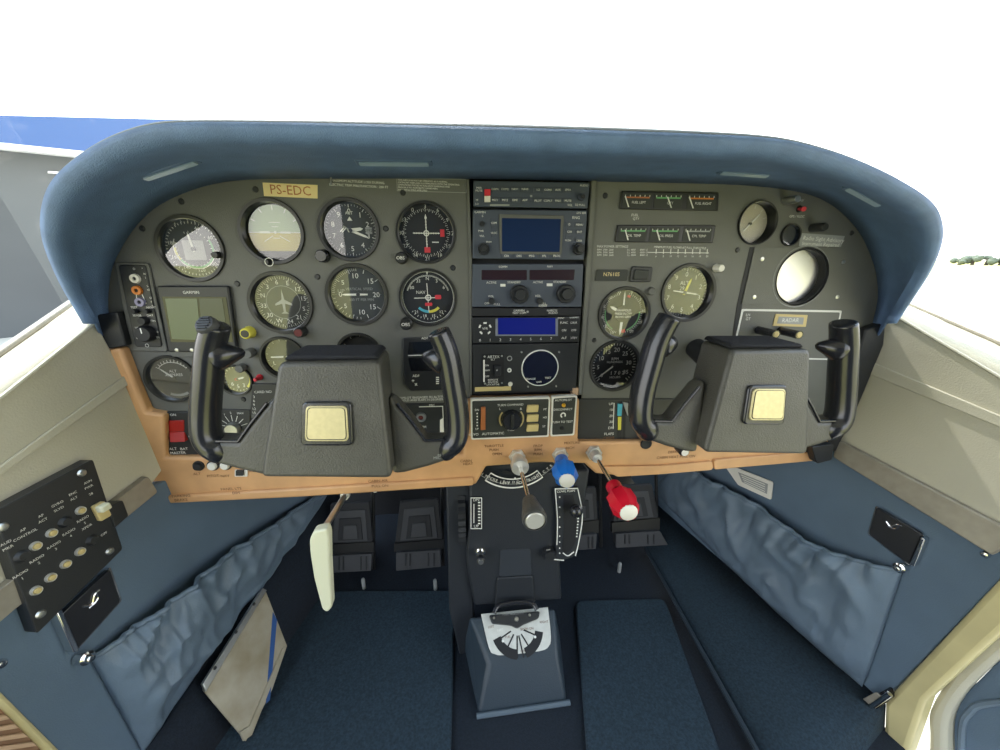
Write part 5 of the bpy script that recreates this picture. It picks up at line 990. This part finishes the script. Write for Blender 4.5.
# ---- pedals
def pedal(label, y, q, heel, grp='rudder pedals'):
    PD = yz(y+.02, .2, y-.005, .1); t = thing('rudder_pedal', label, 'pedal', PD.q(*q[3]), grp)
    c = (sum(p[0] for p in q)/4, sum(p[1] for p in q)/4 + (q[2][1]-q[0][1])*.38)
    b = B(); b.px(PD, rq(q, 2), .0, -.010); pd = b.build('pad', 'rubber', t, bevel=.0015)
    for k, s_ in enumerate((.78, .55, .34)):
        qq = [(c[0] + (x-c[0])*s_, c[1] + (yy-c[1])*s_*1.0) for x, yy in q]; b = B(); b.px(PD, qq, .003*(k+1), .003*k - .001); b.build('raised_step', 'rubberl' if k % 2 == 0 else 'rubber', pd, bevel=.0008)
    b = B(); b.px(PD, rq(heel, 1), .004, -.012); hh = b.build('heel_plate', 'rubberl', t, bevel=.001)
    b = B(); x0, x1, y0, y1 = heel[0][0], heel[1][0], heel[0][1], heel[2][1]
    for f in (.2, .3, .72, .85): x = lerp(x0, x1, f); b.px(PD, R4(x, y0+1, x+1.2, y1-1), .006, .004)
    b.build('ribs', 'rubber', hh)
    b = B(); xm = q[1][0] + 4; b.tube([PD.q(xm, q[0][1]-14, -.02), PD.q(xm+1, heel[2][1]-2, -.02)], .004, 8); b.build('pedal_arm', 'bezel', t)
    b = B(); b.px(PD, [(q[3][0]-1, q[3][1]+1), (q[2][0]+1, q[2][1]), (q[2][0]+1, heel[1][1]-1), (q[3][0]-1, heel[0][1]-1)], -.004, -.014); b.build('hinge_block', 'bezel', t)
pedal('leftmost rudder pedal with nested steps, behind the ivory brake handle', .20, [(330, 504), (369, 502), (373, 542), (328, 544)], [(330, 556), (372, 554), (371, 571), (330, 573)])
pedal('rudder pedal with nested steps close to the pedestal, left footwell', .20, [(400, 502), (438, 499), (443, 539), (395, 543)], [(396, 553), (440, 550), (441, 567), (396, 571)])
pedal('dark rudder pedal in the right footwell below the red knob', .20, [(617, 486), (652, 484), (659, 518), (613, 522)], [(616, 534), (660, 531), (668, 545), (616, 548)])
pedal('rudder pedal half hidden right behind the curved lever slot', .20, [(560, 488), (596, 487), (598, 520), (566, 523)], [(566, 536), (597, 534), (596, 549), (566, 551)])
for lb, x, y in (('small pale bolt on the floor under leftmost pedal', 363, 580), ('small pale bolt on the floor under second pedal', 435, 581), ('small pale bolt on the dark floor under right pedals', 620, 564)):
    D = PL((0, .2, 0), (0, -.6, .8), (1, 0, 0)); b = B(); P = FL.q(x, y, .022); b.lathe(FL.fm(P), [(0, .004), (.003, .003), (.004, 0), (.004, -.022)], 12); tag(b.build('floor_bolt', 'dim'), lb, 'bolt')

# ================================================ LEFT SWITCH BOX
t = thing('avionics_switch_box', 'black switch box with rows of round buttons mounted on the left door wall', 'switch box', LW.q(35, 632, .0))
HB = .016; q = [(-26, 540), (0, 507), (92, 459), (123, 549), (38, 634)]
b = B(); b.px(LW, rq([(-6, 512), (93, 459), (123, 549), (37, 634)], 3), HB, 0); b.build('case', 'black', t, bevel=.003)
def box_pt(x, y, h=0): return LW.m(x, y, HB + h)
cc = [(82, 473), (110, 551), (41, 614), (3, 527)]
for x, y in cc: b = B(); b.lathe(box_pt(x, y), [(0, .0025), (.003, .002), (.0042, 0)], 16); b.build('case_screw', 'silver', t)
for x, y, k in ((80, 510.5, 'cream'), (51, 533, 'cream'), (35, 546, 'cream'), (79.5, 551.5, 'cream'), (65, 564, 'cream'), (50, 577.5, 'cream'), (35.5, 590.5, 'cream')):
    Mx = box_pt(x, y); b = B(); b.lathe(Mx, [(.0028, .001), (.0034, .003), (.0040, .003), (.0045, 0)], 20); o = b.build('button_ring', 'silverl', t); b = B(); b.lathe(Mx, [(0, .0045), (.0026, .004), (.0030, .001)], 18); b.build('button_cap', k, o)
for x, y in ((65, 522), (22, 556), (92, 540)): b = B(); b.lathe(box_pt(x, y), [(0, .004), (.004, .004), (.006, 0)], 16); b.build('blank_button', 'black', t)
b = B(); Mx = box_pt(99, 511); b.box(Mx, 0, 0, .011, .020, .006, 0, .002); b.build('rocker_base', 'cream', t, bevel=.001); b = B(); b.box(Mx, .0, .005, .010, .008, .014, .004, .002); b.build('rocker_tip', 'bone', t, bevel=.002)
b = B()
sz = LW.r(60, 540, 1.3, HB)*2
for x, y, s in ((88, 482, 'AVN'), (89, 487, 'PWR'), (91, 494, '28'), (73, 493.5, 'ENC'), (74, 498.5, 'ALT'), (57.5, 504, 'GYRO'), (59, 509, 'SLVD'), (41, 516, 'AP'), (43, 520.5, 'ACT'), (23, 530, 'AP'), (25.5, 535, 'CONTROL'), (6, 543, 'AUD'), (8, 548, 'MKR'), (83, 519, 'RADIO'), (85, 523, '5'), (87, 527, 'XPDR'), (69, 532, 'RADIO'), (71, 536, '4'), (54, 545, 'RADIO'), (56, 549, '3'), (37, 559, 'RADIO'), (39, 563, '2'), (20.5, 574, 'RADIO'), (22.5, 578.5, '1'), (104, 534, 'OFF')):
    b.text(box_pt(x, y, .0003), s, sz, h=0)
b.build('lettering', 'white', t)
b = B(); b.px(LW, rq([(109, 507), (123, 500), (129, 516), (115, 528)], 2), .018, 0); tag(b.build('cable_plug', 'black', bevel=.002), 'black plug block at right end of the left switch box', 'plug')

# ================================================ YOKES
TILT = R(11)    # the wheel leans away at its top
YF = PL((0, -.140, Z-.16), (0, -math.cos(TILT), math.sin(TILT)), (1, 0, 0)); YA = PL((0, -.112, Z-.16), (0, -math.cos(TILT), math.sin(TILT)), (1, 0, 0))
HUBX = YF.q(327, 424)
t = thing('control_yoke', 'left black control yoke with square gold badge and hat switch on its left grip', 'control yoke', V((HUBX.x, -.11, HUBX.z)), 'control yokes')
face = [(279, 363), (378, 362), (392, 478), (387, 480), (266, 479), (260, 474)]
face = rq([(278, 363), (379, 361.5), (392, 479), (260, 478)], 7)
b = B(); 
f = [YF.q(x, y) for x, y in face]; f2 = [YF.q(x, y, -.012) for x, y in face]
b.prism(f, V((0, -1, 0))*.055); b.build('hub_pad', 'yoke', t, bevel=.006, bseg=4)
# felt strap over the top of the pad
tp = [YF.q(278, 361.5, .0), YF.q(379, 360.5, .0)]
b = B(); b.prism([V((tp[0].x+.002, tp[0].y+.006, tp[0].z-.001)), V((tp[0].x+.006, tp[0].y+.006, tp[0].z+.004)), V((tp[1].x-.006, tp[0].y+.006, tp[1].z+.004)), V((tp[1].x-.002, tp[0].y+.006, tp[1].z-.001))], V((0, -.050, 0))); b.build('top_cover', 'felt', t, bevel=.003)
b = B(); b.px(YF, rq([(301.5, 402), (351, 401.5), (353, 446), (300, 446)], 6), .0035, -.001); b.build('badge_bezel', 'yokeb', t, bevel=.002, bseg=3)
bdq = [(305.5, 406), (346.5, 406), (348.5, 441.5), (304.5, 441.5)]
b = B(); b.px(YF, rq(bdq, 5), .0055, .002); bd = b.build('badge', 'badge', t, bevel=.0008)
bi = [(308, 408.2), (344.2, 408.2), (346, 439.2), (307, 439.2)]
b = B(); n_ = rq(bi, 4); b.px(YF, rq([(307.2, 407.6), (345, 407.6), (346.8, 440), (306.2, 440)], 4.4), .0058, .0054); b.build('badge_line', 'dark', bd)
b = B(); b.px(YF, n_, .0061, .0056); b.build('badge_face', 'badge', bd)
# arms and grips (built for the left half, mirrored for the right about the hub)
TW = R(2.5)      # the wheel is turned a little clockwise
def arm(side):
    hx = HUBX.x
    def mp(x, y, h=0):
        P = YA.q(x, y, h)
        if side < 0: return P
        dv = V((math.sin(TW), 0, math.cos(TW))); w = P - V((hx, P.y, HUBX.z)); r_ = dv*w.dot(dv)*2 - w; return V((hx + r_.x, P.y, HUBX.z + r_.z))
    pts = s2([(236, 453), (222, 450), (211, 443), (206, 430), (206, 405), (208, 380), (210, 355), (213, 338), (217, 324)], 5)
    n_ = len(pts); path = []; rad = []
    for i, (x, y) in enumerate(pts):
        f = i/(n_-1); h = .010*max(0, (f-.45)/.55)**1.3 - .022*max(0, 1-f/.16); P = mp(x, y, h); path.append(P); rad.append((lerp(.0125, .0120, f) + .001*math.sin(math.pi*f))*min(1, .55 + f*3))
    b = B(); b.tube(path, rad, 20, 1.25, up=(0, -1, 0)); 
    # thumb rest
    tp = [mp(212, 358, .004), mp(224, 354, .004), mp(235, 354, .0), mp(246, 352, -.006)]
    b.tube(tp, [.018, .0145, .0085, .004], 14, 1.0, up=(0, -1, 0))
    g = b.build('grip', 'yokeb', t, sub=1)
    web = [(276, 396), (266, 404), (250, 424), (237, 442), (214, 441), (200, 438), (197, 448), (203, 457), (214, 464), (235, 470), (262, 476), (276, 477)]
    fr = [mp(x, y, .008) for x, y in web]
    if side > 0: fr = fr[::-1]
    b = B(); b.prism(fr, V((0, -1, 0))*.024); w = b.build('arm_web', 'yoke', t, bevel=.007, bseg=4)
    b = B(); b.tube([mp(x, y, .008) for x, y in ((267, 403), (251, 423), (238, 441.5), (216, 441))], .0016, 8); b.build('edge_line', 'yokeb', w)
arm(-1); arm(1)
b = B(); b.tube([V((HUBX.x, -.09, HUBX.z+.01)), V((HUBX.x, -.003, HUBX.z+.034))], .0145, 20); b.build('shaft', 'dark', t)
def finish_yoke(o):
    return o
yr_ = copy_tree(t); P761 = YF.q(763, 405); yr_.location = t.location + V((P761.x - HUBX.x, 0, P761.z - HUBX.z))
tag(yr_, 'right black control yoke with square gold badge, in front of the right panel', 'control yoke', 'control yokes')
# hat switch on the left grip only
b = B(); P = YA.q(211.5, 329, .012); PH = PL(P, (-.05, -.75, .65), (1, 0, 0)); b.lathe(PH.fm(P), [(0, .012), (.0078, .011), (.0095, .008), (.0095, .004), (.0078, .003), (.0078, -.004)], 24, rib=.05); hs = b.build('hat_switch', 'dim3', t)
b = B(); Mh = PH.fm(P)
for k in range(-2, 3): b.box(Mh, 0, k*.0028, .012 - abs(k)*.002, .0012, .0126, .011)
b.build('hat_ridges', 'black', hs)
b = B(); ptext(b, YA, 437, 458, 'MIC', 3, .0086); ptext(b, YA, 446, 455, 'INTERCOM', 2.4, .0086); tx = b.build('lettering', 'dim', t)
